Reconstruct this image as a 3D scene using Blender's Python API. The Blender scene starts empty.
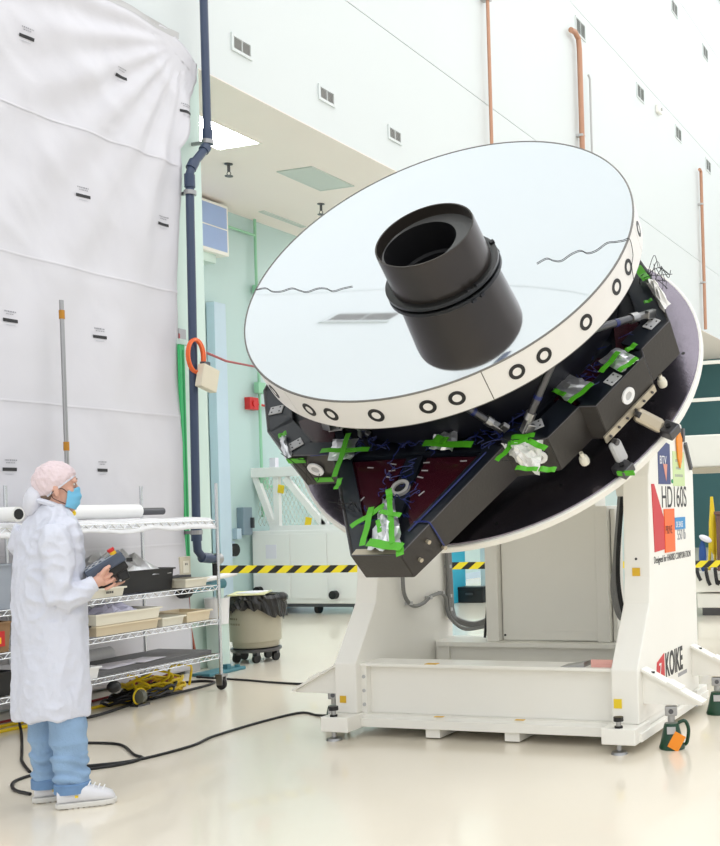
import bpy, bmesh, math, random
from mathutils import Vector, Matrix, noise
R = math.radians
random.seed(7)
sc = bpy.context.scene
col = sc.collection

# ------------------------------------------------------------ camera, world, light, exposure
cam_d = bpy.data.cameras.new('camera'); cam = bpy.data.objects.new('camera', cam_d); col.objects.link(cam)
cam_d.sensor_fit = 'HORIZONTAL'; cam_d.sensor_width = 36.0
cam_d.lens = 1106 / 720 * 36.0
cam_d.shift_x = (360 - 634) / 720.0
cam_d.shift_y = (498.1 - 423) / 720.0
cam_d.clip_end = 200
YAW, PITCH, ROLL = R(18.84), R(0.21), R(1.68)
_v = Vector((-math.sin(YAW), math.cos(YAW), 0)); _r = Vector((math.cos(YAW), math.sin(YAW), 0)); _u = Vector((0, 0, 1))
_v2 = math.cos(PITCH) * _v + math.sin(PITCH) * _u; _u2 = math.cos(PITCH) * _u - math.sin(PITCH) * _v
_r3 = math.cos(ROLL) * _r - math.sin(ROLL) * _u2; _u3 = math.sin(ROLL) * _r + math.cos(ROLL) * _u2
M = Matrix.Identity(4)
for i in range(3):
    M[i][0] = _r3[i]; M[i][1] = _u3[i]; M[i][2] = -_v2[i]
M.translation = (0, 0, 1.46)
cam.matrix_world = M
sc.camera = cam
sc.view_settings.view_transform = 'Standard'; sc.view_settings.look = 'None'
sc.view_settings.gamma = 1.0; sc.view_settings.use_curve_mapping = False
sc.view_settings.exposure = 0.32
w = bpy.data.worlds.new('world'); sc.world = w; w.use_nodes = True
w.node_tree.nodes['Background'].inputs[0].default_value = (0.97, 0.985, 1, 1)
w.node_tree.nodes['Background'].inputs[1].default_value = 0.95
CEIL_EMIT = 0.9
LIGHT_H = 15.4

# ------------------------------------------------------------ materials
MATS = {}
def mat(name, c, rough=0.5, metal=0.0, var=0.0, vscale=6.0, bump=0.0, bscale=40.0, emit=0.0, alpha=1.0, trans=0.0, coat=0.0, spec=0.5, aniso=None):
    if name in MATS: return MATS[name]
    m = bpy.data.materials.new(name); m.use_nodes = True
    nt = m.node_tree; b = nt.nodes['Principled BSDF']
    c = tuple(((x / 255) / 12.92 if x / 255 <= 0.04045 else ((x / 255 + 0.055) / 1.055) ** 2.4) for x in c)
    b.inputs['Base Color'].default_value = (*c, 1)
    b.inputs['Roughness'].default_value = rough; b.inputs['Metallic'].default_value = metal
    b.inputs['Specular IOR Level'].default_value = spec
    b.inputs['Alpha'].default_value = alpha
    b.inputs['Transmission Weight'].default_value = trans
    b.inputs['Coat Weight'].default_value = coat
    if emit:
        b.inputs['Emission Color'].default_value = (*c, 1); b.inputs['Emission Strength'].default_value = emit
    tc = nt.nodes.new('ShaderNodeTexCoord')
    if var:
        mp = nt.nodes.new('ShaderNodeMapping')
        if aniso: mp.inputs['Scale'].default_value = aniso
        nz = nt.nodes.new('ShaderNodeTexNoise'); nz.inputs['Scale'].default_value = vscale; nz.inputs['Detail'].default_value = 5
        nt.links.new(tc.outputs['Object'], mp.inputs['Vector']); nt.links.new(mp.outputs[0], nz.inputs['Vector'])
        mx = nt.nodes.new('ShaderNodeMix'); mx.data_type = 'RGBA'
        mx.inputs['A'].default_value = tuple(max(0, x * (1 - var)) for x in c) + (1,)
        mx.inputs['B'].default_value = tuple(min(1, x * (1 + var)) for x in c) + (1,)
        nt.links.new(nz.outputs['Fac'], mx.inputs['Factor']); nt.links.new(mx.outputs['Result'], b.inputs['Base Color'])
    if bump:
        n2 = nt.nodes.new('ShaderNodeTexNoise'); n2.inputs['Scale'].default_value = bscale; n2.inputs['Detail'].default_value = 3
        nt.links.new(tc.outputs['Object'], n2.inputs['Vector'])
        bp = nt.nodes.new('ShaderNodeBump'); bp.inputs['Strength'].default_value = bump; bp.inputs['Distance'].default_value = 0.02
        nt.links.new(n2.outputs['Fac'], bp.inputs['Height']); nt.links.new(bp.outputs[0], b.inputs['Normal'])
    MATS[name] = m
    return m

white_paint = mat('white_paint', (243, 241, 233), 0.35, var=0.03, vscale=2)
wall_white = mat('wall_white', (217, 223, 222), 0.5, var=0.015, vscale=0.5)
wall_mint = mat('wall_mint', (206, 226, 217), 0.45, var=0.05, vscale=0.8)
wall_teal = mat('wall_teal', (188, 213, 210), 0.45, var=0.06, vscale=0.6)
pale_blue = mat('pale_blue', (192, 213, 226), 0.4, var=0.03)
ceil_beige = mat('ceil_beige', (246, 236, 230), 0.6, var=0.02, vscale=1)
floor_m = mat('floor_epoxy', (240, 231, 213), 0.2, var=0.035, vscale=0.7, bump=0.03, bscale=3.0, coat=0.3)
chrome = mat('chrome', (205, 208, 210), 0.22, 1.0)
steel = mat('steel', (165, 165, 165), 0.32, 1.0)
dark_steel = mat('dark_steel', (95, 95, 98), 0.35, 0.9)
black = mat('black_plastic', (15, 15, 18), 0.45)
rubber = mat('rubber', (28, 28, 28), 0.6)
blue_pipe_m = mat('blue_pipe_paint', (52, 66, 92), 0.35)
copper = mat('copper', (188, 142, 116), 0.45, 0.4, var=0.15, vscale=3)
green_p = mat('green_strip', (70, 196, 120), 0.4)
orange = mat('orange_cable', (232, 104, 48), 0.45)
red = mat('red_paint', (200, 40, 40), 0.4)
red_cable = mat('red_cable', (168, 62, 66), 0.5)
yellow = mat('yellow_cable', (238, 206, 20), 0.45)
yellow_tag = mat('yellow_tag', (240, 208, 40), 0.5)
amber = mat('amber_tag', (226, 180, 40), 0.45)
orange_tag = mat('orange_tag', (246, 148, 36), 0.5)
beige = mat('beige_plastic', (214, 206, 184), 0.45)
cream = mat('cream_plastic', (238, 233, 216), 0.45)
bin_m = mat('bin_plastic', (176, 170, 150), 0.5, var=0.05)
bag_m = mat('black_bag', (24, 23, 22), 0.28, bump=0.7, bscale=18)
drape_m = mat('drape_film', (212, 211, 216), 0.38, bump=0.3, bscale=3.2, var=0.02, vscale=1.2)
film_m = mat('clear_film', (230, 230, 232), 0.25, bump=0.5, bscale=14)
print_black = mat('print_black', (38, 38, 40), 0.5)
print_grey = mat('print_grey', (150, 150, 156), 0.5)
print_white = mat('print_white', (240, 240, 240), 0.5)
print_red = mat('print_red', (206, 40, 48), 0.45)
print_blue = mat('print_blue', (42, 140, 200), 0.45)
navy_print = mat('print_navy', (52, 66, 120), 0.45)
lime_note = mat('lime_note', (206, 226, 168), 0.5)
orange_note = mat('orange_note', (248, 112, 48), 0.5)
mirror_m = mat('mirror_silver', (236, 239, 244), 0.03, 1.0)
rim_m = mat('rim_white', (234, 231, 227), 0.4, var=0.03, vscale=8)
rim_edge = mat('rim_edge', (120, 118, 114), 0.4, 0.5)
tube_m = mat('tube_black', (66, 61, 57), 0.3, 0.6, var=0.12, vscale=3, spec=0.45)
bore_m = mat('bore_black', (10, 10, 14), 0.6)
graphite = mat('graphite', (40, 36, 33), 0.34, 0.0, var=0.12, vscale=12, bump=0.05, bscale=60)
navy = mat('navy_composite', (26, 31, 39), 0.3, var=0.2, vscale=10)
navy_dark = mat('navy_dark', (16, 18, 28), 0.4, var=0.3, vscale=20)
burgundy = mat('burgundy_panel', (56, 16, 26), 0.22, var=0.12, vscale=5)
blue_wire = mat('blue_wire', (26, 40, 104), 0.4)
foil = mat('foil', (232, 233, 236), 0.34, 0.85, bump=0.15, bscale=30)
foil_white = mat('foil_white', (232, 230, 224), 0.3, 0.2, bump=0.5, bscale=30)
tape_g = mat('green_tape', (80, 172, 32), 0.45)
plate_m = mat('faceplate_steel', (134, 127, 137), 0.27, 0.95, var=0.10, vscale=3, bump=0.08, bscale=20)
grey_cond = mat('grey_conduit', (128, 128, 126), 0.4)
tan_metal = mat('tan_metal', (188, 178, 158), 0.35, 0.5)
light_grey = mat('light_grey', (190, 190, 190), 0.45)
jack_green = mat('jack_green', (16, 66, 44), 0.3)
teal_strut = mat('teal_strut', (70, 126, 138), 0.4)
cyan_m = mat('cyan_paint', (52, 176, 206), 0.4)
pale_cab = mat('pale_cabinet', (206, 222, 222), 0.4)
brown_box = mat('brown_box', (120, 88, 78), 0.6)
coat_m = mat('coat_white', (211, 214, 226), 0.6, bump=0.45, bscale=16, var=0.02)
jean_m = mat('denim', (140, 170, 202), 0.8, var=0.36, vscale=7, bump=0.25, bscale=120)
jean_cuff = mat('denim_hem', (108, 142, 182), 0.8, var=0.2, vscale=20)
shoe_m = mat('shoe_white', (222, 222, 226), 0.45)
sole_m = mat('sole_offwhite', (214, 212, 206), 0.6)
skin_m = mat('skin', (216, 168, 148), 0.5, var=0.06, vscale=14)
hair_m = mat('hair_grey', (120, 100, 84), 0.6)
eye_m = mat('eye', (36, 30, 28), 0.2)
mask_m = mat('mask_blue', (120, 194, 230), 0.65, var=0.04)
loop_m = mat('loop_dark', (60, 40, 38), 0.6)
bonnet_m = mat('bonnet', (240, 222, 226), 0.6, alpha=0.82, var=0.10, vscale=26, bump=0.6, bscale=30)
hood_m = mat('hood_white', (214, 215, 224), 0.6, bump=0.3, bscale=14)
pendant_m = mat('pendant_slate', (70, 80, 98), 0.45)
screen_m = mat('pendant_face', (150, 158, 168), 0.35)
cardboard = mat('cardboard', (150, 118, 84), 0.7)
grey_sheet = mat('grey_sheet', (104, 104, 106), 0.5)
paper_m = mat('paper', (232, 230, 240), 0.6)
pink_pad = mat('pink_pad', (226, 170, 160), 0.6)
glass_blue = mat('filter_blue', (160, 182, 224), 0.3, var=0.04)
mesh_m = mat('mesh_paint', (206, 216, 206), 0.45)
cart_white = mat('cart_white', (240, 240, 238), 0.4)
unlit = mat('unlit_panel', (200, 208, 202), 0.4)
lamp_m = mat('lamp_diffuser', (255, 255, 255), 0.5, emit=20.0)

# ------------------------------------------------------------ mesh helpers
class MB:
    def __init__(s): s.v = []; s.f = []; s.uv = None
    def add(s, vs, fs):
        o = len(s.v); s.v += [tuple(v) for v in vs]; s.f += [tuple(i + o for i in f) for f in fs]; return s
    def box(s, x0, x1, y0, y1, z0, z1):
        vs = [(x, y, z) for z in (z0, z1) for y in (y0, y1) for x in (x0, x1)]
        return s.add(vs, [(0, 2, 3, 1), (4, 5, 7, 6), (0, 1, 5, 4), (1, 3, 7, 5), (3, 2, 6, 7), (2, 0, 4, 6)])
    def obox(s, c, sx, sy, sz, rot=None):
        rot = rot or Matrix.Identity(3); c = Vector(c)
        vs = [c + rot @ Vector((x * sx / 2, y * sy / 2, z * sz / 2)) for z in (-1, 1) for y in (-1, 1) for x in (-1, 1)]
        return s.add(vs, [(0, 2, 3, 1), (4, 5, 7, 6), (0, 1, 5, 4), (1, 3, 7, 5), (3, 2, 6, 7), (2, 0, 4, 6)])
    def bar(s, p, q, w, t, up=(0, 0, 1)):
        p = Vector(p); q = Vector(q); d = (q - p); L = d.length; d.normalize(); up = Vector(up)
        if abs(d.dot(up)) > 0.98: up = Vector((1, 0, 0))
        sd = d.cross(up).normalized(); u2 = sd.cross(d)
        rot = Matrix((d, sd, u2)).transposed()
        return s.obox((p + q) / 2, L, w, t, rot)
    def tube(s, path, r, seg=10, caps=True, closed=False):
        path = [Vector(p) for p in path]; n = len(path)
        rr = r if isinstance(r, (list, tuple)) else [r] * n
        o = len(s.v); prev = None
        for i, p in enumerate(path):
            if closed: t = (path[(i + 1) % n] - path[i - 1]).normalized()
            else: t = (path[min(i + 1, n - 1)] - path[max(i - 1, 0)]).normalized()
            if prev is None:
                a = Vector((0, 0, 1)) if abs(t.z) < 0.9 else Vector((1, 0, 0))
                prev = t.cross(a).normalized()
            prev = (prev - t * prev.dot(t)); 
            prev = prev.normalized() if prev.length > 1e-6 else t.orthogonal().normalized()
            b = t.cross(prev)
            for k in range(seg):
                an = 2 * math.pi * k / seg
                s.v.append(tuple(p + rr[i] * (math.cos(an) * prev + math.sin(an) * b)))
        for i in range(n if closed else n - 1):
            j = (i + 1) % n
            for k in range(seg):
                k2 = (k + 1) % seg
                s.f.append((o + i * seg + k, o + i * seg + k2, o + j * seg + k2, o + j * seg + k))
        if caps and not closed:
            s.f.append(tuple(o + k for k in reversed(range(seg)))); s.f.append(tuple(o + (n - 1) * seg + k for k in range(seg)))
        return s
    def cyl(s, p, q, r, seg=16): return s.tube([p, q], r, seg)
    def lathe(s, prof, c=(0, 0, 0), seg=32, rot=None, a0=0, a1=360, close=False):
        rot = rot or Matrix.Identity(3); c = Vector(c); full = abs(a1 - a0 - 360) < 1e-6
        m = seg if full else seg + 1; o = len(s.v); n = len(prof)
        for k in range(m):
            an = R(a0 + (a1 - a0) * k / seg)
            for r, z in prof: s.v.append(tuple(c + rot @ Vector((r * math.cos(an), r * math.sin(an), z))))
        for k in range(seg):
            k2 = (k + 1) % m
            for i in range(n if close else n - 1):
                i2 = (i + 1) % n
                s.f.append((o + k * n + i, o + k2 * n + i, o + k2 * n + i2, o + k * n + i2))
        if close and not full:
            s.f.append(tuple(o + i for i in range(n))); s.f.append(tuple(o + seg * n + i for i in reversed(range(n))))
        return s
    def prism(s, poly, h0, h1, fn):
        n = len(poly); vs = [fn(a, b, h0) for a, b in poly] + [fn(a, b, h1) for a, b in poly]
        fs = [tuple(range(n)), tuple(range(2 * n - 1, n - 1, -1))] + [(i, i + n, (i + 1) % n + n, (i + 1) % n) for i in range(n)]
        return s.add(vs, fs)
    def sphere(s, c, r, seg=16, rings=10, rot=None):
        rot = rot or Matrix.Identity(3); c = Vector(c); rx, ry, rz = r if isinstance(r, (tuple, list)) else (r, r, r)
        o = len(s.v)
        for i in range(rings + 1):
            th = math.pi * i / rings
            for k in range(seg):
                an = 2 * math.pi * k / seg
                s.v.append(tuple(c + rot @ Vector((rx * math.sin(th) * math.cos(an), ry * math.sin(th) * math.sin(an), rz * math.cos(th)))))
        for i in range(rings):
            for k in range(seg):
                k2 = (k + 1) % seg
                s.f.append((o + i * seg + k, o + (i + 1) * seg + k, o + (i + 1) * seg + k2, o + i * seg + k2))
        return s
    def grid(s, fn, nu, nv):
        o = len(s.v)
        for j in range(nv + 1):
            for i in range(nu + 1): s.v.append(tuple(fn(i / nu, j / nv)))
        for j in range(nv):
            for i in range(nu):
                a = o + j * (nu + 1) + i; s.f.append((a, a + 1, a + nu + 2, a + nu + 1))
        return s
    def mesh(s, name):
        me = bpy.data.meshes.new(name); me.from_pydata(s.v, [], s.f)
        bm = bmesh.new(); bm.from_mesh(me); bmesh.ops.remove_doubles(bm, verts=bm.verts, dist=1e-6)
        bmesh.ops.recalc_face_normals(bm, faces=bm.faces); bm.to_mesh(me); bm.free(); me.update(); return me
    def build(s, name, m, parent=None, bevel=0.0, smooth=False, solid=0.0, sub=0, label=None):
        me = s.mesh(name); me.materials.append(m)
        o = bpy.data.objects.new(name, me); col.objects.link(o)
        if parent is not None: o.parent = parent
        if smooth:
            me.polygons.foreach_set('use_smooth', [True] * len(me.polygons))
            me.set_sharp_from_angle(angle=R(40))
        if solid: md = o.modifiers.new('solid', 'SOLIDIFY'); md.thickness = solid; md.offset = 0
        if sub: md = o.modifiers.new('sub', 'SUBSURF'); md.levels = sub; md.render_levels = sub
        if bevel: md = o.modifiers.new('bevel', 'BEVEL'); md.width = bevel; md.segments = 2; md.limit_method = 'ANGLE'
        if label: o['label'] = label
        return o

def tag(o, label=None, cat=None, group=None, kind=None):
    if label: o['label'] = label
    if cat: o['category'] = cat
    if group: o['group'] = group
    if kind: o['kind'] = kind
    return o
def thing(name, label, cat, loc=(0, 0, 0), rz=0, group=None):
    o = bpy.data.objects.new(name, None); col.objects.link(o); o.location = loc; o.rotation_euler = (0, 0, rz); o.empty_display_size = 0.1
    bpy.context.view_layer.update()
    return tag(o, label, cat, group)
def struct(o): o['kind'] = 'structure'; return o
def text_mesh(name, body, size, m, parent, mtx, sx=1.0, label=None, bold=0.0):
    cu = bpy.data.curves.new(name, 'FONT'); cu.body = body; cu.size = size; cu.extrude = 0.0008; cu.align_x = 'LEFT'; cu.offset = bold
    t = bpy.data.objects.new(name, cu); col.objects.link(t)
    me = bpy.data.meshes.new_from_object(t.evaluated_get(bpy.context.evaluated_depsgraph_get()))
    bpy.data.objects.remove(t); bpy.data.curves.remove(cu)
    for v in me.vertices: v.co = mtx @ Vector((v.co.x * sx, v.co.y, v.co.z))
    me.materials.clear(); me.materials.append(m)
    o = bpy.data.objects.new(name, me); col.objects.link(o); o.parent = parent
    if label: o['label'] = label
    return o
def copy_tree(o, parent=None):
    c = o.copy(); col.objects.link(c); c.parent = parent
    for ch in list(o.children): copy_tree(ch, c)
    return c
def spline(pts, n=8):
    P = [Vector(p) for p in pts]; out = []
    for i in range(len(P) - 1):
        a = P[max(i - 1, 0)]; b = P[i]; c = P[i + 1]; d = P[min(i + 2, len(P) - 1)]
        for k in range(n):
            t = k / n
            out.append(0.5 * ((2 * b) + (c - a) * t + (2 * a - 5 * b + 4 * c - d) * t * t + (3 * b - a - 3 * c + d) * t ** 3))
    out.append(P[-1]); return out
# ------------------------------------------------------------ the hall
XW = -7.35
struct(MB().box(-10.8, 11, -10, 47, -0.1, 0).build('floor', floor_m))
# luminous clean-room ceiling: diffuser panels between white strips
ceil = struct(MB().box(-7.7, 11, -10, 47, LIGHT_H + 0.06, LIGHT_H + 0.3).build('ceiling', wall_white))
diff_m = mat('ceiling_diffuser', (250, 251, 255), 0.6, emit=CEIL_EMIT)
dm = MB().box(-1.42, 1.42, -2.85, 2.85, 0, 0.05).mesh('light_panel'); dm.materials.append(diff_m)
for i in range(6):
    for j in range(9):
        o = bpy.data.objects.new('light_panel', dm); col.objects.link(o); o.parent = ceil
        o.location = (-5.8 + 3.05 * i, -7.0 + 6.2 * j, LIGHT_H)
# long left wall: backing plus horizontal panel courses with open joints
wl = MB(); wl.box(XW - 0.3, XW - 0.02, -10, 8.35, 0, LIGHT_H + .06); wl.box(XW - 0.3, XW - 0.02, 8.35, 47, 5.80, LIGHT_H + .06)
wl = struct(wl.build('wall_left', mat('joint_grey', (212, 219, 218), 0.6)))
zs = [5.8, 7.55, 10.62, 13.7, LIGHT_H + .06]
for a, b in zip(zs[:-1], zs[1:]):
    g0 = 0.0 if a == 5.8 else 0.006
    MB().box(XW - 0.02, XW, -10, 47, a + g0, b - 0.006).build('wall_panel', wall_white, wl)
MB().box(XW - 0.02, XW, -10, 8.35, 0, 5.8).build('wall_panel', wall_white, wl)
struct(MB().box(XW - 0.3, XW + 0.04, 8.33, 8.78, 0, 5.8).build('trim_1', wall_mint, bevel=0.01))
# side aisle under the bulkhead
struct(MB().box(-10.8, XW - 0.001, 8.35, 47, 5.79, 5.80).build('ceiling', ceil_beige))
wb = struct(MB().box(-10.8, -10.5, 8.0, 47, 0, 5.8).build('wall_back', wall_teal))
struct(MB().box(-10.5, XW - 0.3, 8.1, 8.35, 0, 5.8).build('wall_aisle', wall_mint))
struct(MB().box(-10.5, XW - .02, 33, 33.2, 0, 5.8).build('wall_aisle', mat('wall_dark_teal', (62, 104, 108), .5)))
struct(MB().box(-10.8, 11, 46.7, 47, 0, LIGHT_H).build('wall_far', wall_white))
struct(MB().box(-10.5, -10.47, 8.35, 47, 0, 0.12).build('baseboard_aisle', pale_blue))

# wall grilles
def grille(y, z, wd, ht, label, grp):
    t = thing('wall_vent', label, 'vent', (XW, y, z), 0, grp)
    fw = 0.03
    f = MB(); f.box(0, .02, -wd/2, wd/2, -ht/2, -ht/2+fw).box(0, .02, -wd/2, wd/2, ht/2-fw, ht/2).box(0, .02, -wd/2, -wd/2+fw, -ht/2+fw, ht/2-fw).box(0, .02, wd/2-fw, wd/2, -ht/2+fw, ht/2-fw)
    f.build('frame', wall_white, t)
    MB().box(0, .004, -wd/2+fw, wd/2-fw, -ht/2+fw, ht/2-fw).build('backing', mat('vent_dark', (122, 132, 127), 0.6), t)
    n = 7
    sm = MB().obox((0, 0, 0), .014, wd - 2*fw, .006, Matrix.Rotation(R(35), 3, 'Y')).mesh('slat'); sm.materials.append(light_grey)
    for i in range(n):
        o = bpy.data.objects.new('slat', sm); col.objects.link(o); o.parent = t; o.location = (.012, 0, -ht/2 + fw + (ht - 2*fw) * (i + .5) / n)
    MB().box(.004, .02, -.004, .004, -ht/2+fw, ht/2-fw).build('mullion', wall_white, t)
for y, l in ((9.47, 'small white wall grille nearest the blue pipe, above the lit aisle panel'), (10.96, 'small white wall grille, middle of the low row of three'), (12.45, 'small white wall grille just above the mirror edge')):
    grille(y, 6.25, .32, .18, l, 'low row of wall grilles')
grille(6.62, 9.97, .58, .22, 'wall grille above the photo, seen only as a faint reflection in the mirror', 'middle row of wall grilles')
for y, l in ((19.22, 'grey wall grille beside the top elbow of the copper pipe'), (22.74, 'grey wall grille left of the small wall sensor'), (25.62, 'grey wall grille right of the small wall sensor'), (28.4, 'grey wall grille above the short far copper pipe')):
    grille(y, 10.3, .5, .32, l, 'middle row of wall grilles')
for y, l in ((25.6, 'tiny wall grille at the top edge of the photo'), (28.44, 'tiny wall grille below the top right corner')):
    grille(y, 13.32, .5, .32, l, 'top row of wall grilles')
t = thing('wall_sensor', 'small pale box sensor on the upper white wall', 'sensor', (XW, 23.95, 10.33))
MB().box(0, .1, -.12, .12, -.09, .09).build('body', white_paint, t, .02); MB().cyl((.1, 0, 0), (.13, 0, 0), .04).build('lens', light_grey, t)

# copper pipes on the bulkhead
def wall_pipe(pts, r, label, m=copper, clips=()):
    t = thing('copper_pipe', label, 'pipe', pts[-1])
    o = Vector(pts[-1])
    MB().tube([Vector(p) - o for p in pts], r, 12).build('pipe', m, t, smooth=True)
    for z in clips:
        MB().box(XW - o.x + .002, .04, -.06, .06, z - o.z - .02, z - o.z + .02).build('clip', light_grey, t)
    return t
wall_pipe([(XW + .1, 15.1, 13), (XW + .1, 15.1, 5.81)], .027, 'tall thin copper pipe rising to the top edge of the photo', clips=(9.1,))
p2 = wall_pipe([(XW + .1, 18.5, 9.98), (XW + .1, 18.7, 10.02), (XW + .1, 18.86, 9.96), (XW + .1, 18.9, 9.78), (XW + .1, 18.9, 5.81)], .05, 'thicker copper pipe with a short bent top on the white wall', clips=(8.2,))
MB().tube([(0, .42, 3.65), (0, .5, 3.6), (0, .5, 0)], .022, 8).build('grey_conduit', light_grey, p2, smooth=True, label='thin grey conduit beside the copper')
wall_pipe([(XW + .1, 27.15, 9.85), (XW + .1, 27.28, 9.83), (XW + .1, 27.28, 5.81)], .042, 'far short copper pipe near the right edge of the photo', clips=(9.0, 7.0))

# aisle ceiling fittings
def troffer(x0, x1, y0, y1, lit, label):
    t = thing('ceiling_light' if lit else 'ceiling_panel', label, 'light' if lit else 'panel', ((x0+x1)/2, (y0+y1)/2, 5.79))
    a, b = (x1-x0)/2, (y1-y0)/2
    f = MB(); e = .025
    f.box(-a, a, -b, -b+e, -.015, 0).box(-a, a, b-e, b, -.015, 0).box(-a, -a+e, -b+e, b-e, -.015, 0).box(a-e, a, -b+e, b-e, -.015, 0)
    f.build('frame', white_paint if lit else unlit, t)
    MB().box(-a+e, a-e, -b+e, b-e, -.01, 0).build('diffuser', lamp_m if lit else unlit, t)
troffer(-8.78, -8.17, 9.65, 10.86, True, 'bright lit ceiling light panel behind the blue pipe')
troffer(-8.7, -8.17, 11.84, 12.78, False, 'unlit grey ceiling panel in the aisle above the mirror')
troffer(-10.1, -10.0, 13.3, 14.3, False, 'narrow pale ceiling access panel near the green back wall')
troffer(-8.78, -8.17, 15.6, 16.8, True, 'added ceiling light panel further down the aisle, unseen behind the mirror')  # extra lamp, never in view, added to brighten the aisle
troffer(-8.78, -8.17, 18.6, 19.8, True, 'last added ceiling light panel deep in the aisle, unseen behind the mirror')  # second unseen lamp added for more light deep in the aisle
for x, y, l in ((-9.04, 11.35, 'small ceiling sprinkler below the bright light panel'), (-9.08, 13.34, 'small ceiling sprinkler below the unlit grey panel')):
    t = thing('sprinkler', l, 'sprinkler', (x, y, 5.79), 0, 'aisle ceiling sprinklers')
    MB().lathe([(0, 0), (.05, 0), (.05, -.01), (.018, -.015), (.018, -.1), (0, -.1)]).build('stem', dark_steel, t)
    MB().lathe([(0, -.15), (.05, -.15), (.05, -.157), (0, -.157)]).build('deflector', dark_steel, t)
    m = MB(); m.tube([(.016, 0, -.1), (.03, 0, -.12), (.01, 0, -.15)], .005, 6); m.tube([(-.016, 0, -.1), (-.03, 0, -.12), (-.01, 0, -.15)], .005, 6); m.build('yoke', dark_steel, t)

# things on the aisle back wall
t = thing('filter_unit', 'pale blue filter box with white frame high on the aisle wall', 'air filter', (-10.49, 12.0, 5.04))
MB().box(0, .28, -.7, .78, 0, .7).build('housing', white_paint, t, .01)
for a, b in ((-.66, .02), (.06, .74)):
    MB().box(.28, .285, a, b, .05, .35).build('pane', glass_blue, t); MB().box(.28, .285, a, b, .37, .66).build('pane', glass_blue, t)
MB().box(-.0, .2, -.5, .6, -.12, 0).build('duct', wall_mint, t)
t = thing('blue_door_post', 'pale blue vertical post on the aisle wall beside the mint column', 'post', (-10.465, 12.78, 0))
MB().box(0, .14, -.2, .04, 0, 4.4).build('post', pale_blue, t, .01); MB().box(.14, .16, -.15, .0, 0, .3).build('foot_plate', light_grey, t)
t = thing('green_conduit', 'green painted conduit with branch on the aisle back wall', 'conduit', (-10.46, 13.64, 1.4))
m = MB(); m.cyl((.03, 0, 0), (.03, 0, 4.4), .022, 8); m.build('riser', mat('conduit_green', (150, 205, 170), .4), t, smooth=True)
MB().cyl((.03, -.9, 4.15), (.03, 0, 4.15), .02, 8).build('branch', mat('conduit_green', (0, 0, 0)), t, smooth=True)
for z, s in ((3.35, .06), (1.9, .08), (.5, .1)): MB().box(0, .08, -s, s, z - s, z + s).build('junction_box', mat('conduit_green', (0, 0, 0)), t, .005)
MB().cyl((.03, 0, .45), (.03, .9, .45), .02, 8).build('branch', mat('conduit_green', (0, 0, 0)), t, smooth=True)
t = thing('fire_alarm', 'red fire alarm box on the aisle wall left of the mirror', 'alarm', (-10.5, 13.48, 3.06))
MB().box(0, .1, -.1, .1, -.09, .09).build('box', red, t, .01); MB().cyl((.06, .1, 0), (.06, .5, -.02), .018, 8).build('conduit', red, t); MB().cyl((.1, 0, 0), (.12, 0, 0), .05).build('strobe', red, t)
t = thing('wall_switch', 'grey electrical switch box on the teal aisle wall', 'switch', (-10.5, 13.24, 1.2))
MB().box(0, .12, -.1, .1, -.05, .35).build('body', mat('switch_grey', (128, 148, 160), .5), t, .01); MB().box(.12, .16, .05, .09, .05, .2).build('lever', dark_steel, t); MB().box(0, .08, -.2, -.1, -.1, .05).build('side_box', pale_blue, t)
t = thing('round_valve', 'small black round knob on the teal aisle wall', 'knob', (-10.5, 12.96, .95))
MB().lathe([(0, 0), (.04, 0), (.04, .06), (.09, .07), (.09, .12), (0, .13)], rot=Matrix.Rotation(R(90), 3, 'Y')).build('knob', black, t, smooth=True); MB().box(0, .01, -.12, .12, -.12, .12).build('escutcheon', pale_blue, t)
t = thing('red_hose', 'thin red cord running from the mint column across the aisle', 'cord', (XW + .06, 8.42, .3))
MB().tube([(0, 0, 0), (0, -.02, 1.5), (0, -.04, 2.85), (-.25, .3, 2.83), (-1.6, 2.6, 3.0), (-2.9, 5.2, 3.25), (-3.1, 5.5, 3.22)], .014, 8).build('cord', red_cable, t, smooth=True)
MB().box(-.02, .01, -.05, .05, 2.8, 2.9).build('hook', steel, t)

# column fittings
t = thing('green_strip', 'bright green vertical strip on the edge of the mint column', 'strip', (XW + .06, 8.41, .9))
MB().box(0, .03, -.05, .01, 0, 2.15).build('strip', green_p, t); MB().box(0, .04, -.06, .06, 2.15, 2.2).build('top_clip', wall_mint, t); MB().box(0.03, .034, -.02, -.005, 0.1, 2.1).build('rib', mat('green_dark', (40, 150, 90), .5), t)
t = thing('exit_sign_edge', 'small green sign edge hanging behind the blue pipe', 'sign', (XW - .2, 8.80, 5.2))
MB().box(-.2, .15, 0, .04, 0, .22).build('sign', green_p, t); MB().box(-.03, .0, .01, .03, .22, .6).build('bracket', white_paint, t)
t = thing('outlet_box', 'beige electrical outlet box at the foot of the green strip', 'outlet', (XW + .07, 8.33, .98))
MB().box(-.03, .05, -.08, .06, -.08, .1).build('box', beige, t, .006); MB().box(.05, .055, -.045, .03, -.05, .06).build('cover', cream, t)
m = MB(); m.box(.055, .057, -.02, -.012, .02, .04).box(.055, .057, .0, .008, .02, .04); m.build('socket', black, t)
t = thing('blue_pipe', 'dark blue painted drain pipe with an offset bend on the mint column', 'pipe', (-7.13, 8.36, 0.9))
o = Vector((-7.13, 8.36, .9))
pth = [(-7.13, 8.66, 9), (-7.13, 8.66, 5.02), (-7.13, 8.63, 4.93), (-7.13, 8.44, 4.72), (-7.13, 8.40, 4.62), (-7.13, 8.36, 1.25), (-7.13, 8.37, 1.13), (-7.13, 8.44, 1.06), (-7.13, 8.62, 1.04)]
MB().tube([Vector(p) - o for p in pth], .038, 14).build('pipe', blue_pipe_m, t, smooth=True)
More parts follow.
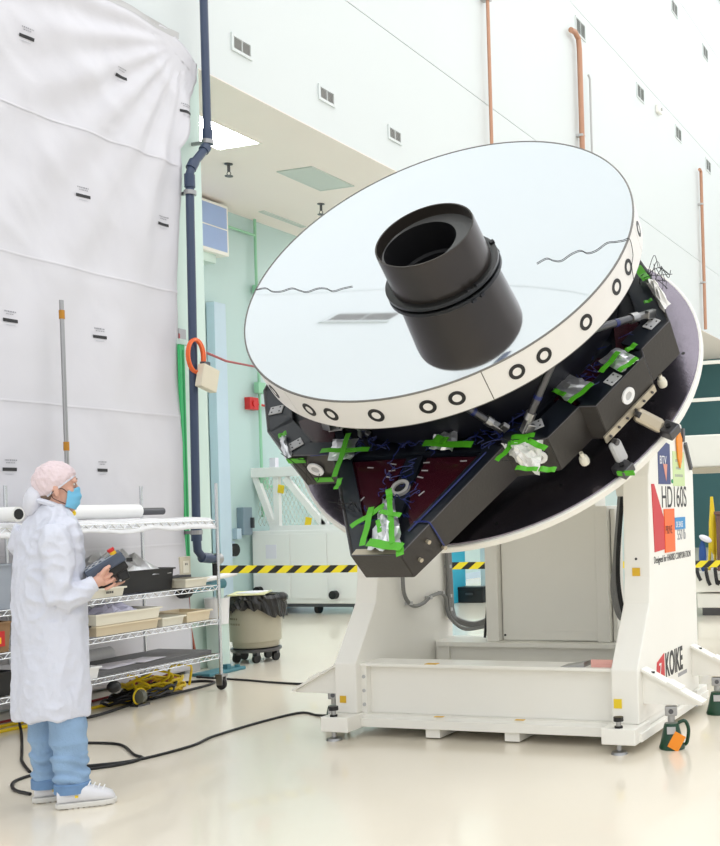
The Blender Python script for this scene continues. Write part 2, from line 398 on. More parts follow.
for p, q in (((-7.13, 8.66, 5.12), (-7.13, 8.66, 4.98)), ((-7.13, 8.47, 4.76), (-7.13, 8.42, 4.68)), ((-7.13, 8.64, 4.95), (-7.13, 8.6, 4.9)), ((-7.13, 8.40, 4.62), (-7.13, 8.40, 4.5)), ((-7.13, 8.36, 1.35), (-7.13, 8.36, 1.22)), ((-7.13, 8.42, 1.065), (-7.13, 8.54, 1.05))):
    MB().cyl(Vector(p) - o, Vector(q) - o, .048, 14).build('coupling', blue_pipe_m, t, smooth=True)
MB().cyl(Vector((-7.13, 8.6, 1.04)) - o, Vector((-7.13, 8.66, 1.04)) - o, .055, 14).build('end_flange', steel, t, smooth=True)
for z, y in ((4.45, 8.40), (1.3, 8.36), (5.0, 8.66)):
    m = MB(); m.lathe([(.038, -.02), (.056, -.02), (.056, .02), (.038, .02)], Vector((-7.13, y, z)) - o, 16, close=True); m.box(XW + .04 - o.x, -.04, y - o.y - .012, y - o.y + .012, z - o.z - .015, z - o.z + .015)
    m.build('pipe_clamp', steel, t)
t = thing('teal_strut_pipe', 'teal horizontal pipe behind the right end of the wire shelf', 'pipe', (-7.2, 8.4, .78))
MB().cyl((.05, -.18, 0), (.05, .32, .02), .05, 14).build('pipe', teal_strut, t, smooth=True); MB().cyl((.05, -.24, 0), (.05, -.16, 0), .075, 14).build('cap', black, t); 
MB().box(.02, .08, .26, .3, -.78, 0).build('support', wall_mint, t)
t = thing('white_tube_light', 'white tube with a red end cap lying behind the shelf post', 'tube', (-7.12, 8.2, .77))
MB().cyl((0, 0, .07), (.06, .6, .12), .025, 12).build('tube', print_white, t, smooth=True); MB().cyl((-.006, -.07, .066), (0, 0, .07), .034, 12).build('end_cap', red, t)
t = thing('cable_coil', 'orange cable coil hung on the blue pipe', 'cable coil', (-7.06, 8.32, 2.78))
for k, (rr, dy) in enumerate(((.1, 0), (.108, .012), (.094, -.01))):
    MB().tube([(.012 * k, dy + rr * math.cos(2*math.pi*i/24), .14 + (rr + .05) * math.sin(2*math.pi*i/24)) for i in range(24)], .012, 8, closed=True).build('loop', orange, t, smooth=True)
t = thing('hanging_box', 'beige box hanging on the blue pipe below the orange coil', 'box', (-7.0, 8.41, 2.62))
rot = Matrix.Rotation(R(-14), 3, 'X')
MB().obox((.0, 0, .1), .08, .21, .22, rot).build('box', beige, t, .01); MB().box(-.03, .02, -.06, .02, .19, .25).build('clip', dark_steel, t)

# ------------------------------------------------------------ plastic drape on the left wall
def drape_x(y, z):
    s = 0.03 * math.sin(1.7 * (y + 0.75 * z)) + 0.02 * noise.noise((y * 1.1 + .6 * z, z * .5, 0)) * 2
    d2 = (y - 8.2) * .62 + (z - 5.7) * .78          # fan of tension folds from the upper right corner
    ang = math.atan2(5.9 - z, 8.5 - y + .001)
    rad = math.hypot(5.9 - z, 8.5 - y)
    fold = .022 * math.sin(ang * 26) * min(1, rad / 1.2) * math.exp(-rad / 3.2)
    rg_ = 1 - 2 * min(1, abs(noise.noise((y * 1.6 + z * .9, z * 1.3 - y * .4, 11))) * 2)
    rg2 = 1 - 2 * min(1, abs(noise.noise((y * 4.5 + z * 2, z * 3.2, 21))) * 2)
    s += 1.3 * fold + .02 * noise.noise((y * 2.6, z * 2.1, 3)) + (.012 * rg_ + .004 * rg2) * (.35 + .65 * min(1, max(0, (z - 2.5) / 2.5))) + .012 * math.sin(9 * y + 2.3 * z + 3 * noise.noise((y, z, 7)))* max(0, (z - 3.5) / 3)
    for zz in (4.7, 3.53, 2.38): s += .006 * math.exp(-((z - zz) / .02) ** 2)
    return XW + .10 + s
def yedge(z):
    e = 8.36 + .02 * math.sin(3 * z)
    if z > 4.85: e += min(.3, (z - 4.85) * .42) + .03 * math.sin(9 * z)
    return e
root = thing('plastic_drape', 'large white plastic sheet covering the left wall', 'plastic sheet', (XW, 5.0, 0.02))
m = MB(); Y0, NY, NZ = 1.0, 230, 190
def dr(u, v_):
    z = .03 + 5.92 * v_; y = Y0 + (yedge(z) - Y0) * u
    zz = z - (.18 * max(0, (y - 8.3) / .36) if v_ > .97 else 0)
    return (drape_x(y, z) - XW, y - 5.0, zz - .02)
m.grid(dr, NY, NZ)
m.build('sheet', drape_m, root, smooth=True, solid=.004)
def strip(z, y0, y1, wd, m_, name):
    mm = MB(); mm.grid(lambda u, v_: (drape_x(y0 + (y1 - y0) * u, z + (v_ - .5) * wd) - XW + .005, y0 + (y1 - y0) * u - 5, z + (v_ - .5) * wd - .02), 120, 2)
    return mm.build(name, m_, root, smooth=True)
seam_m = mat('seam_tape', (220, 219, 224), .35)
for z in (4.7, 3.53, 2.38, 1.2): strip(z, 1.2, 8.34, .018, seam_m, 'seam_tape')
strip(5.93, 1.0, 8.42, .06, light_grey, 'batten')
labs = [(6.74, 5.27), (7.69, 5.29), (8.46, 5.23), (7.27, 4.15), (8.18, 4.12), (6.48, 2.99), (7.41, 2.99), (6.45, 1.85), (7.37, 1.86)]
rr = random.Random(3)
for y, z in labs:
    for dz, hh, wd, mm_ in ((.0, .026, .13, print_black), (.07, .01, .1, print_grey), (.05, .007, .07, print_grey), (-.035, .007, .08, mat('print_faint', (196, 196, 202), .5))):
        mb = MB(); y0 = y - wd / 2
        if mm_ is print_grey:      # broken lettering strokes
            q = y0
            while q < y + wd / 2:
                L = rr.uniform(.006, .016)
                mb.grid(lambda u, v_, q=q, L=L: (drape_x(q + L * u, z + dz) - XW + .007, q + L * u - 5, z + dz + hh * (v_ - .5) - .02), 1, 1); q += L + .006
        else:
            mb.grid(lambda u, v_: (drape_x(y0 + wd * u, z + dz + hh * (v_ - .5)) - XW + .007, y0 + wd * u - 5, z + dz + hh * (v_ - .5) - .02), 8, 2)
        mb.build('printed_mark', mm_, root)

t = thing('extension_pole', 'thin silver extension pole leaning against the white drape', 'pole', (-7.08, 6.86, 0.0))
MB().cyl((.04, -.03, 0), (-.03, .01, 3.2), .017, 10).build('pole', steel, t, smooth=True)
for z in (3.05, 2.0, 1.35): MB().cyl((.04 - .07 * z / 3.2, -.03 + .04 * z / 3.2, z), (.04 - .07 * (z + .07) / 3.2, -.03 + .04 * (z + .07) / 3.2, z + .07), .022, 10).build('collar', mat('brass', (184, 130, 50), .4, .6), t)

# ------------------------------------------------------------ background equipment beyond the tape
t = thing('white_machine', 'white boxed machine on casters behind the hazard tape, left of the stand', 'machine', (-9.6, 13.9, 0))
MB().box(-.85, .98, -.5, .6, .15, 1.2).build('cabinet', cart_white, t, .015)
for x0, x1 in ((-.82, -.2), (-.18, .42), (.44, .95)): MB().box(x0, x1, -.515, -.5, .22, 1.15).build('door', cart_white, t, .004)
for x in (-.6, .15, .8):
    c = MB().cyl((x - .03, -.35, .07), (x + .03, -.35, .07), .07, 14).build('caster', black, t, smooth=True); MB().box(x - .05, x + .05, -.4, -.3, .1, .16).build('caster_fork', light_grey, c)
MB().box(-.6, -.42, -.52, -.516, .8, 1.0).build('notice', paper_m, t)
for x, z in ((.55, .28), (-.72, .34)):
    MB().cyl((x, -.60, z), (x, -.515, z), .06, 14).build('latch_knob', black, t)
MB().box(-.88, 1.0, -.45, .5, .1, .15).build('skid', dark_steel, t)
t = thing('truss_frame', 'white welded frame with expanded mesh standing on the boxed machine', 'frame', (-9.6, 13.9, 1.2))
MB().box(-.92, 1.0, -.42, -.28, .78, .92).build('top_rail', cart_white, t, .008)
for p, q in (((-.87, -.35, .8), (-.55, -.35, 0)), ((-.5, -.35, .8), (-.5, -.35, 0)), ((-.35, -.35, .75), (.3, -.35, .05)), ((.95, -.35, .8), (.5, -.35, 0)), ((.3, -.35, .8), (.3, -.35, 0))):
    MB().bar(p, q, .07, .09).build('brace', cart_white, t)
MB().box(-.6, .9, -.42, -.28, 0, .07).build('bottom_rail', cart_white, t)
mm = MB()
for i in range(26):
    x = -.85 + i * .07
    for s in (1, -1):
        for k in range(11):
            z0 = .07 + k * .064; x0 = x + (0 if k % 2 == 0 else .035) * s; x1 = x + (.035 if k % 2 == 0 else 0) * s
            mm.bar((x0, -.295, z0), (x1, -.295, z0 + .064), .006, .008)
tag(mm.build('expanded_mesh', mesh_m, t), kind='stuff')
for x, z in ((-.4, .6), (.05, .12)): MB().obox((x, -.4, z), .1, .012, .12, Matrix.Rotation(R(10), 3, 'Y')).build('yellow_tag', yellow_tag, t)
MB().box(-.6, -.5, -.38, -.3, .92, 1.06).build('label_card', paper_m, t)

t = thing('cyan_cabinet', 'bright cyan narrow cabinet seen through the gap beside the stand column', 'cabinet', (-7.95, 14.9, 0))
MB().box(-.4, -.1, -.15, .5, 0.0, 2.0).build('body', cyan_m, t, .01); MB().box(-.36, -.12, -.165, -.15, .1, 1.9).build('door', cyan_m, t, .004); MB().box(-.16, -.14, -.19, -.165, .75, .95).build('handle', dark_steel, t)
t = thing('pale_cabinet', 'pale grey cabinet row behind the gap beside the stand column', 'cabinet', (-7.0, 15.7, 0))
MB().box(-.9, 1.6, -.1, .5, .0, 2.2).build('body', pale_cab, t, .01)
for x in (-.85, -.2, .45, 1.05): MB().box(x, x + .55, -.115, -.1, .25, 2.1).build('door', pale_cab, t, .005)
t = thing('black_case', 'small black case on the floor in front of the pale cabinet', 'case', (-7.85, 15.25, 0))
MB().box(-.22, .22, -.12, .12, 0, .2).build('body', black, t, .01); MB().box(-.23, .23, -.13, .13, .2, .24).build('lid', black, t, .005); MB().box(-.06, .06, -.15, -.13, .12, .15).build('handle', dark_steel, t)

t = thing('equipment_cart', 'white equipment platform at the right edge behind the stand', 'platform', (-2.6, 13.5, 0))
MB().box(-1.2, 1.8, 0, 1.2, .1, .28).build('lower_skirt', white_paint, t, .01); MB().box(-1.22, 1.82, -.03, 1.2, .3, .55).build('deck', white_paint, t, .01); MB().box(-1.15, 1.75, .05, 1.1, .0, .1).build('plinth', dark_steel, t)
for x in (-.55, 1.75):
    MB().box(x - .05, x + .05, 1.05, 1.15, .55, 3.25).build('post', white_paint, t)
MB().box(-1.6, 1.8, .9, 1.0, 1.9, 2.34).build('upper_beam', white_paint, t, .02)
MB().box(-1.6, 1.8, .85, 1.02, 1.82, 1.9).build('beam_flange', tan_metal, t)
for z in (2.8, 3.3): MB().box(-1.5, 1.8, 1.0, 1.06, z, z + .045).build('rail', white_paint, t)
m = MB(); m.grid(lambda u, v_: (-.75 + .95 * v_ * .2 + 1.4 * u + .25 * v_, .95 - .1 * math.sin(6 * u), 2.88 - .5 * v_ ), 14, 8); m.build('tarp', cart_white, t, smooth=True, solid=.01, label='white draped tarp')
t = thing('brown_case', 'brown box standing on the white platform at the right edge', 'box', (-3.2, 13.85, .55))
MB().box(-.38, .3, -.15, .3, 0, .72).build('body', brown_box, t, .01); MB().box(-.4, .32, -.17, .32, .72, .76).build('lid', brown_box, t, .005); MB().cyl((-.1, -.16, .62), (-.1, -.15, .62), .02).build('stud', print_white, t)
t = thing('yellow_stand', 'yellow tubular stand left of the brown box', 'stand', (-3.68, 13.9, .55))
for p, q in (((-.06, 0, 0), (0, 0, .95)), ((.08, 0, 0), (.0, 0, .95)), ((0, .1, 0), (0, 0, .95))): MB().cyl(p, q, .02, 8).build('leg', yellow_tag, t)
MB().sphere((0, 0, .5), (.05, .05, .3), 10, 8).build('sleeve', yellow_tag, t, smooth=True)
t = thing('blue_cloth', 'blue and white cloth bundle on the white platform', 'cloth', (-3.74, 13.6, .55))
MB().sphere((0, 0, .2), (.05, .05, .2), 12, 8).build('blue_cloth', mat('cloth_blue', (50, 86, 150), .8), t, smooth=True); MB().sphere((.05, -.03, .42), (.09, .06, .04), 12, 8, Matrix.Rotation(R(25), 3, 'Y')).build('white_cloth', paper_m, t, smooth=True)
t = thing('black_straps', 'tangled black straps hanging over the platform edge', 'straps', (-3.5, 13.44, .25))
for i in range(6):
    x = -.3 + .12 * i
    MB().tube(spline([(x, .12, .33), (x + .02, 0, .34), (x + .05, -.03, .26 - .05 * (i % 3)), (x + .08, -.03, .2 - .06 * (i % 2))], 4), .022, 6).build('strap', black, t, smooth=True)
t = thing('grey_cover', 'pale green cover beside the brown box', 'cover', (-3.02, 13.62, .55))
MB().sphere((0, 0, .16), (.25, .1, .18), 14, 8, Matrix.Rotation(R(-25), 3, 'Y')).build('cover', mat('cover_green', (200, 214, 198), .6), t, smooth=True)

# hazard tape and its post
t = thing('hazard_tape', 'yellow and black striped hazard tape stretched across behind the stand', 'tape', (-6.3, 7.64, 1.0))
pts = spline([(-6.3, 7.64, 1.0), (-5.58, 8.45, .945), (-4.74, 9.16, .92), (-2.71, 10.49, .835), (-1.5, 11.28, .85)], 14)
me = bpy.data.meshes.new('ribbon'); vs = []; fs = []; us = []
L = 0
for i, p in enumerate(pts):
    if i: L += (pts[i] - pts[i - 1]).length
    vs += [tuple(p - Vector((-6.3, 7.64, 1.0)) + Vector((0, 0, z))) for z in (-.033, .033)]; us.append(L)
    if i: fs.append((2*i - 2, 2*i, 2*i + 1, 2*i - 1))
me.from_pydata(vs, [], fs); ul = me.uv_layers.new()
for poly in me.polygons:
    for li in poly.loop_indices:
        vi = me.loops[li].vertex_index; ul.data[li].uv = (us[vi // 2], (vi % 2) * .075)
tm = bpy.data.materials.new('hazard_stripes'); tm.use_nodes = True; nt = tm.node_tree; b = nt.nodes['Principled BSDF']
uv = nt.nodes.new('ShaderNodeUVMap'); sp = nt.nodes.new('ShaderNodeSeparateXYZ'); nt.links.new(uv.outputs[0], sp.inputs[0])
ad = nt.nodes.new('ShaderNodeMath'); ad.operation = 'SUBTRACT'; nt.links.new(sp.outputs[0], ad.inputs[0]); nt.links.new(sp.outputs[1], ad.inputs[1])
dv = nt.nodes.new('ShaderNodeMath'); dv.operation = 'DIVIDE'; dv.inputs[1].default_value = .155; nt.links.new(ad.outputs[0], dv.inputs[0])
fr = nt.nodes.new('ShaderNodeMath'); fr.operation = 'FRACT'; nt.links.new(dv.outputs[0], fr.inputs[0])
gt = nt.nodes.new('ShaderNodeMath'); gt.operation = 'GREATER_THAN'; gt.inputs[1].default_value = .55; nt.links.new(fr.outputs[0], gt.inputs[0])
mx = nt.nodes.new('ShaderNodeMix'); mx.data_type = 'RGBA'; mx.inputs['A'].default_value = (.86, .72, .02, 1); mx.inputs['B'].default_value = (.015, .015, .012, 1)
nt.links.new(gt.outputs[0], mx.inputs['Factor']); nt.links.new(mx.outputs['Result'], b.inputs['Base Color']); b.inputs['Roughness'].default_value = .4
me.materials.append(tm); o = bpy.data.objects.new('ribbon', me); col.objects.link(o); o.parent = t
md = o.modifiers.new('solid', 'SOLIDIFY'); md.thickness = .002; md.offset = 0
MB().lathe([(.02, -.05), (.03, -.05), (.03, .05), (.02, .05)], (0, -.03, 0), 14, close=True).build('knot', black, t)
t = thing('barrier_post', 'black barrier post holding the right end of the hazard tape', 'post', (-1.5, 11.3, 0))
MB().lathe([(0, 0), (.17, 0), (.17, .02), (.04, .05), (0, .05)], seg=24).build('base', black, t, smooth=True); MB().cyl((0, 0, .04), (0, 0, .95), .028).build('pole', black, t); MB().cyl((0, 0, .78), (0, 0, .92), .036).build('tape_head', dark_steel, t)
# ------------------------------------------------------------ tilt positioner (stand)
class WB(MB):                       # mesh given in hall coordinates, stored relative to its thing's base
    org = Vector((0, 0, 0))
    def build(s, *a, **k):
        s.v = [tuple(Vector(v) - WB.org) for v in s.v]
        return MB.build(s, *a, **k)
OX = -3.14
stand = thing('tilt_positioner', 'large white two-column tilting positioner carrying the mirror assembly', 'positioner', (OX, 6.8, 0))
WB.org = Vector((OX, 6.8, 0))
def column(x0, x1, outer):
    prof = [(6.16, .15), (6.16, .47), (6.42, .84), (6.45, 1.0), (6.47, 1.62), (6.62, 1.98), (7.22, 1.98), (7.48, 1.66), (7.48, .15)]
    c = WB().prism(prof, x0, x1, lambda a, b, h: (h, a, b)).build('column', white_paint, stand, .008)
    # foot box below the column, outriggers with sloped top flange, foot pads
    WB().box(x0 - .02, x1 + .02, 6.02, 6.3, .055, .15).build('foot_pad', white_paint, c, .006)
    WB().box(x0 - .02, x1 + .02, 7.35, 7.62, .055, .15).build('foot_pad', white_paint, c, .006)
    WB().box(x0 + .01, x1 - .01, 6.3, 7.35, .05, .15).build('side_rail', white_paint, c, .004)
    s = 1 if outer > (x0 + x1) / 2 else -1
    WB().box(min(outer, outer + s * .035), max(outer, outer + s * .035), 6.1, 7.6, .06, .11).build('rail_flange', white_paint, c, .003)
    for y in (6.24, 7.3):
        o = WB().prism([(outer, .26), (outer, .46), (outer + s * .36, .27), (outer + s * .36, .26)], y, y + .05, lambda a, b, h: (a, h, b)).build('outrigger', white_paint, stand)
        WB().bar((outer, y + .025, .465), (outer + s * .37, y + .025, .275), .11, .014).build('flange', white_paint, o)
        WB().bar((outer + s * .16, y + .025, .392), (outer + s * .24, y + .025, .35), .115, .016).build('pad', white_paint, o)
        WB().cyl((outer + s * .06, y + .025, .44), (outer + s * .06, y + .025, .449), .012, 8).build('hole', black, o)
    return c
colL = column(-4.19, -4.03, -4.19); colR = column(-2.28, -2.11, -2.11)
# front and rear cross beams
fb = WB().box(-4.03, -2.28, 6.27, 6.40, .14, .45).build('front_beam', white_paint, stand, .004)
WB().box(-4.03, -2.28, 6.21, 6.44, .45, .468).build('top_flange', white_paint, fb); WB().box(-4.03, -2.28, 6.2, 6.44, .12, .14).build('bottom_flange', white_paint, fb)
WB().box(-4.03, -3.99, 6.22, 6.27, .14, .45).build('end_plate', white_paint, fb)
for z in (.2, .29, .38): WB().cyl((-4.01, 6.215, z), (-4.01, 6.22, z), .012, 8).build('bolt', light_grey, fb)
WB().box(-4.03, -2.3, 6.17, 7.4, .065, .12).build('base_plate', white_paint, stand, .004)
for x in (-3.5, -2.95): WB().box(x - .05, x + .05, 6.19, 7.3, .01, .065).build('fork_runner', white_paint, stand)
rb = WB().box(-4.03, -2.28, 7.2, 7.5, .12, .49).build('rear_beam', white_paint, stand, .004)
WB().box(-3.98, -2.3, 7.12, 7.2, .46, .49).build('ledge', white_paint, rb)
WB().box(-4.0, -3.9, 7.17, 7.2, .2, .47).build('gusset', white_paint, rb)
# motor housing and guard panels between the columns
mh = WB().box(-3.5, -2.76, 7.24, 7.46, .49, 1.6).build('motor_housing', white_paint, stand, .01)
WB().box(-3.6, -3.505, 7.18, 7.46, .49, 1.55).build('side_guard', white_paint, mh, .006)
WB().box(-2.755, -2.66, 7.2, 7.46, .49, 1.44).build('side_guard', white_paint, mh, .006)
WB().box(-2.655, -2.62, 7.25, 7.4, .49, 1.42).build('cover_strip', white_paint, mh, .006)
WB().box(-3.2, -2.76, 7.225, 7.24, .5, .56).build('hand_rail', white_paint, mh)
WB().cyl((-3.48, 7.235, .53), (-3.48, 7.24, .53), .008, 8).build('screw', black, mh)
# trunnions and cradle behind the faceplate
nrm = Vector((0, -.7500, .6614)); UW = Vector((0, .6614, .7500))
MC = Vector((OX, 5.74, 2.92))             # centre of the mirror's front rim
LM = Matrix((Vector((1, 0, 0)), UW, nrm)).transposed()   # local (a, b, n) -> hall
def LP(a, b, off): return MC + Vector((a, 0, 0)) + UW * b - nrm * off
cr = WB()
cr.prism([(-.82, -.42), (.82, -.42), (.82, .42), (-.82, .42)], 1.10, 1.34, LP)
cr = cr.build('cradle', white_paint, stand, .01)
tc_ = Vector((0, 6.98, 1.72))
for x0, x1 in ((-4.03, -3.9), (-2.38, -2.28)): WB().cyl((x0, tc_.y, tc_.z), (x1, tc_.y, tc_.z), .2, 24).build('trunnion', light_grey, cr, smooth=True)
for x in (-3.93, -2.42):
    WB().prism([(6.62, 1.75), (6.75, 1.5), (7.15, 1.5), (7.3, 2.2), (7.1, 2.36)], x, x + .07, lambda a, b, h: (h, a, b)).build('side_arm', white_paint, cr)
WB().lathe([(0, 0), (.45, 0), (.45, -.16), (0, -.16)], LP(0, 0, 1.05), 40, LM).build('slew_drum', white_paint, stand, smooth=True)
# round faceplate
fp = WB().lathe([(.0, 0), (.9, 0), (.905, -.004), (.915, -.004), (.92, 0), (1.345, 0), (1.35, -.006)], LP(0, 0, 1.0), 96, LM).build('faceplate', plate_m, stand, smooth=True)
WB().lathe([(1.35, -.006), (1.362, -.006), (1.368, -.012), (1.368, -.05), (1.33, -.06), (.0, -.06)], LP(0, 0, 1.0), 96, LM).build('rim', white_paint, fp, smooth=True)
for k in range(18):
    an = R(20 * k + 7)
    for rr_ in (1.15,) if k % 2 else (1.25, 1.02):
        WB().lathe([(0, .001), (.012, .001), (.012, -.002)], LP(rr_ * math.cos(an), rr_ * math.sin(an), 1.0), 10, LM).build('tapped_hole', black, fp)
# levelling feet at the pads
for x, y in ((-4.13, 6.05), (-2.2, 6.05), (-4.13, 7.58), (-2.2, 7.58)):
    f = WB().cyl((x, y, .02), (x, y, .2), .016, 12).build('levelling_screw', steel, stand)
    WB().lathe([(0, 0), (.05, 0), (.045, .014), (.022, .022), (0, .022)], (x, y, 0), 20).build('foot', steel, f, smooth=True)
    WB().lathe([(0, .15), (.026, .15), (.026, .162), (0, .162)], (x, y, 0), 6).build('nut', black, f); WB().cyl((x, y, .19), (x, y, .215), .03, 14).build('knob', black, f)
# yellow and amber safety tags
for p, sx, sz, mm_ in (((-2.24, 6.157, .27), .05, .055, yellow_tag), ((-4.13, 6.157, .24), .045, .045, amber)):
    WB().obox(p, sx, .004, sz).build('safety_tag', mm_, stand)
WB().obox((-4.11, 6.447, 1.1), .05, .004, .05).build('safety_tag', amber, stand)
WB().obox((-2.2, 6.447, 1.03), .05, .004, .05).build('safety_tag', amber, stand)
WB().cyl((-2.2, 6.45, 1.11), (-2.2, 6.455, 1.11), .008, 8).build('screw', black, stand)
for x in (-3.46, -2.9): WB().obox((x, 6.205, .142), .06, .03, .003).build('safety_tag', amber, stand)
WB().obox((-3.52, 6.24, .47), .08, .05, .003).build('safety_tag', amber, stand)
# lettering on the right column
def wmat(y, z, x=-2.109):
    mt = Matrix(((0, 0, 1, x - WB.org.x), (1, 0, 0, y - WB.org.y), (0, 1, 0, z - WB.org.z), (0, 0, 0, 1))); return mt
text_mesh('lettering', 'HD160S', .2, print_black, stand, wmat(6.72, 1.42), .84)
text_mesh('lettering', 'Designed for HARRIS CORPORATION', .062, print_black, stand, wmat(6.53, 1.075), .82)
text_mesh('lettering', 'KOIKE', .21, print_black, stand, wmat(6.70, .345), .64, bold=.006)
text_mesh('lettering', '550 lb', .1, print_grey, stand, wmat(7.05, 1.2), .8)
for k in range(8): WB().box(-2.111, -2.1085, 6.98 + .026 * k, 6.996 + .026 * k, .30, .325).build('small_print', print_grey, stand)
WB().prism([(6.50, .34), (6.68, .30), (6.68, .5), (6.53, .46)], -2.111, -2.107, lambda a, b, h: (h, a, b)).build('logo_mark', print_red, stand)
text_mesh('lettering', '7', .13, print_white, stand, wmat(6.56, .36, -2.106), .8)
red_flash = WB().prism([(6.52, 1.57), (6.57, 1.57), (6.92, 1.16), (6.55, 1.145)], -2.111, -2.106, lambda a, b, h: (h, a, b)).build('red_flash', print_red, stand)
st = WB().prism([(6.67, 1.57), (6.93, 1.57), (6.93, 1.83), (6.86, 1.84), (6.67, 1.77)], -2.111, -2.107, lambda a, b, h: (h, a, b)).build('navy_sticker', navy_print, stand)
text_mesh('sticker_lettering', 'BTV', .075, print_white, stand, wmat(6.7, 1.7, -2.1065), 1.1)
WB().prism([(6.77, 1.70), (6.86, 1.70), (6.83, 1.59)], -2.107, -2.1055, lambda a, b, h: (h, a, b)).build('sticker_wedge', mat('salmon_print', (226, 150, 130), .5), st)
ln = WB().box(-2.111, -2.107, 6.99, 7.26, 1.56, 1.79).build('lime_note', lime_note, stand)
for z, y0, y1 in ((1.62, 7.03, 7.22), (1.67, 7.06, 7.18), (1.72, 7.05, 7.2)):
    q = y0
    while q < y1: WB().box(-2.107, -2.1065, q, q + .012, z, z + .018).build('ink_stroke', print_grey, ln); q += .024
WB().cyl((-2.11, 6.965, 1.59), (-2.104, 6.965, 1.59), .014, 10).build('green_dot', mat('dot_green', (40, 150, 90), .5), stand)
on = WB().box(-2.109, -2.103, 6.76, 6.98, 1.13, 1.41).build('orange_note', orange_note, stand)
text_mesh('note_lettering', 'PRIVE', .075, mat('ink_brown', (110, 40, 30), .6), stand, wmat(6.77, 1.25, -2.1025), .8)
bt = WB().box(-2.111, -2.106, 7.0, 7.24, 1.27, 1.35).build('blue_tag', print_blue, stand)
text_mesh('tag_lettering', 'DE BASE', .055, print_white, stand, wmat(7.015, 1.285, -2.1055), .8)
# padlock hook and orange tag near the top of the column
hk = WB().box(-2.11, -2.09, 7.2, 7.24, 1.86, 1.95).build('hook', dark_steel, stand); WB().bar((-2.1, 7.27, 1.85), (-2.1, 7.4, 1.68), .02, .03).build('strap', dark_steel, hk)
WB().prism([(7.08, 1.75), (7.13, 1.68), (7.18, 1.76), (7.19, 1.88), (7.13, 1.93), (7.07, 1.87)], -2.105, -2.095, lambda a, b, h: (h, a, b)).build('hanging_tag', orange_tag, stand)
# grey conduits on the inner face of the left column and across the gap
ci = -4.0
for k, dz in enumerate((0, .025, .05)):
    WB().tube(spline([(ci, 7.36 + .02 * k, 1.15), (ci, 7.37 + .02 * k, .9), (ci, 7.38 + .025 * k, .68), (ci + .06, 7.42, .6 + dz * .3), (ci + .2, 7.45, .57 + dz * .4), (ci + .38, 7.44, .64 + dz), (ci + .47, 7.4, .72 + dz * 1.6)], 8), .017, 8).build('conduit', grey_cond, stand, smooth=True)
WB().tube(spline([(ci, 6.72, 1.3), (ci, 6.72, 1.0), (ci, 6.74, .86), (ci, 6.84, .78), (ci, 6.98, .78), (ci, 7.1, .82), (ci, 7.25, .83), (ci, 7.32, .79), (ci, 7.34, .7), (ci + .03, 7.36, .62), (ci + .12, 7.40, .55), (ci + .3, 7.42, .575)], 6), .014, 8).build('conduit', grey_cond, stand, smooth=True)
for y, z in ((6.80, .8), (7.08, .815), (7.27, .835), (7.38, .8), (7.38, 1.02), (7.38, .7)): WB().box(-4.03, ci + .02, y - .012, y + .012, z - .012, z + .012).build('conduit_clip', light_grey, stand)
WB().tube(spline([(-3.63, 7.35, 1.25), (-3.64, 7.33, .9), (-3.66, 7.32, .7), (-3.68, 7.31, .5)], 6), .01, 6).build('drop_cable', black, stand, smooth=True)
for k in range(4):
    WB().tube(spline([(-2.55 + .014 * k, 7.2 - .02 * k, 1.6), (-2.57 + .014 * k, 7.1 - .02 * k, 1.1), (-2.56 + .02 * k, 7.0 - .01 * k, .85), (-2.49 + .012 * k, 6.98, .68), (-2.43 + .01 * k, 7.05, .85), (-2.40, 7.1, 1.3)], 8), .016, 8).build('hose', grey_cond if k < 3 else black, stand, smooth=True)

# loose pads lying on the front beam
t = thing('pink_pad', 'pink pad lying on the front beam beside the right column', 'pad', (-2.37, 6.33, .468)); MB().box(-.07, .07, -.08, .08, 0, .02).build('pad', pink_pad, t, .004); MB().box(-.07, .07, -.08, -.06, .02, .045).build('edge', pink_pad, t)
t = thing('grey_wedge', 'small grey metal tray lying on the front beam', 'tray', (-2.56, 6.31, .468)); MB().prism([(-.08, 0), (.08, 0), (.08, .03), (.0, .012)], -.07, .07, lambda a, b, h: (a, h, b)).build('tray', steel, t)

# bottle jacks under the outriggers
def jack(x, y, rz, label, note):
    t = thing('bottle_jack', label, 'jack', (x, y, 0), rz, 'green bottle jacks under the outriggers')
    MB().lathe([(0, 0), (.075, 0), (.078, .012), (.07, .03), (.045, .14), (.04, .15), (0, .15)], seg=24).build('body', jack_green, t, smooth=True)
    MB().cyl((0, 0, .16), (0, 0, .2), .022).build('ram', steel, t, smooth=True)
    h = MB().box(-.036, .036, -.03, .03, .195, .25).build('head', steel, t, .006); MB().cyl((0, -.032, .222), (0, .032, .222), .015, 12).build('pin', dark_steel, h)
    MB().tube(spline([(.04, 0, .15), (.08, 0, .16), (.1, 0, .11), (.09, 0, .04), (.075, 0, .02)], 6), .011, 8).build('handle', jack_green, t, smooth=True)
    MB().box(-.025, .025, -.062, -.045, .095, .135).build('label_plate', light_grey, t)
    if note: MB().obox((.03, -.078, .055), .07, .004, .1, Matrix.Rotation(R(30), 3, 'Y')).build('orange_tag', orange_tag, t)
    return t
jack(-1.94, 6.25, R(15), 'green bottle jack with a tilted orange tag, nearer of the pair', True)
jack(-1.94, 7.32, R(15), 'green bottle jack without a tag, farther of the pair', False)
jack(-4.36, 6.4, R(15), 'green bottle jack under the left outrigger, mostly hidden by the foot', False)
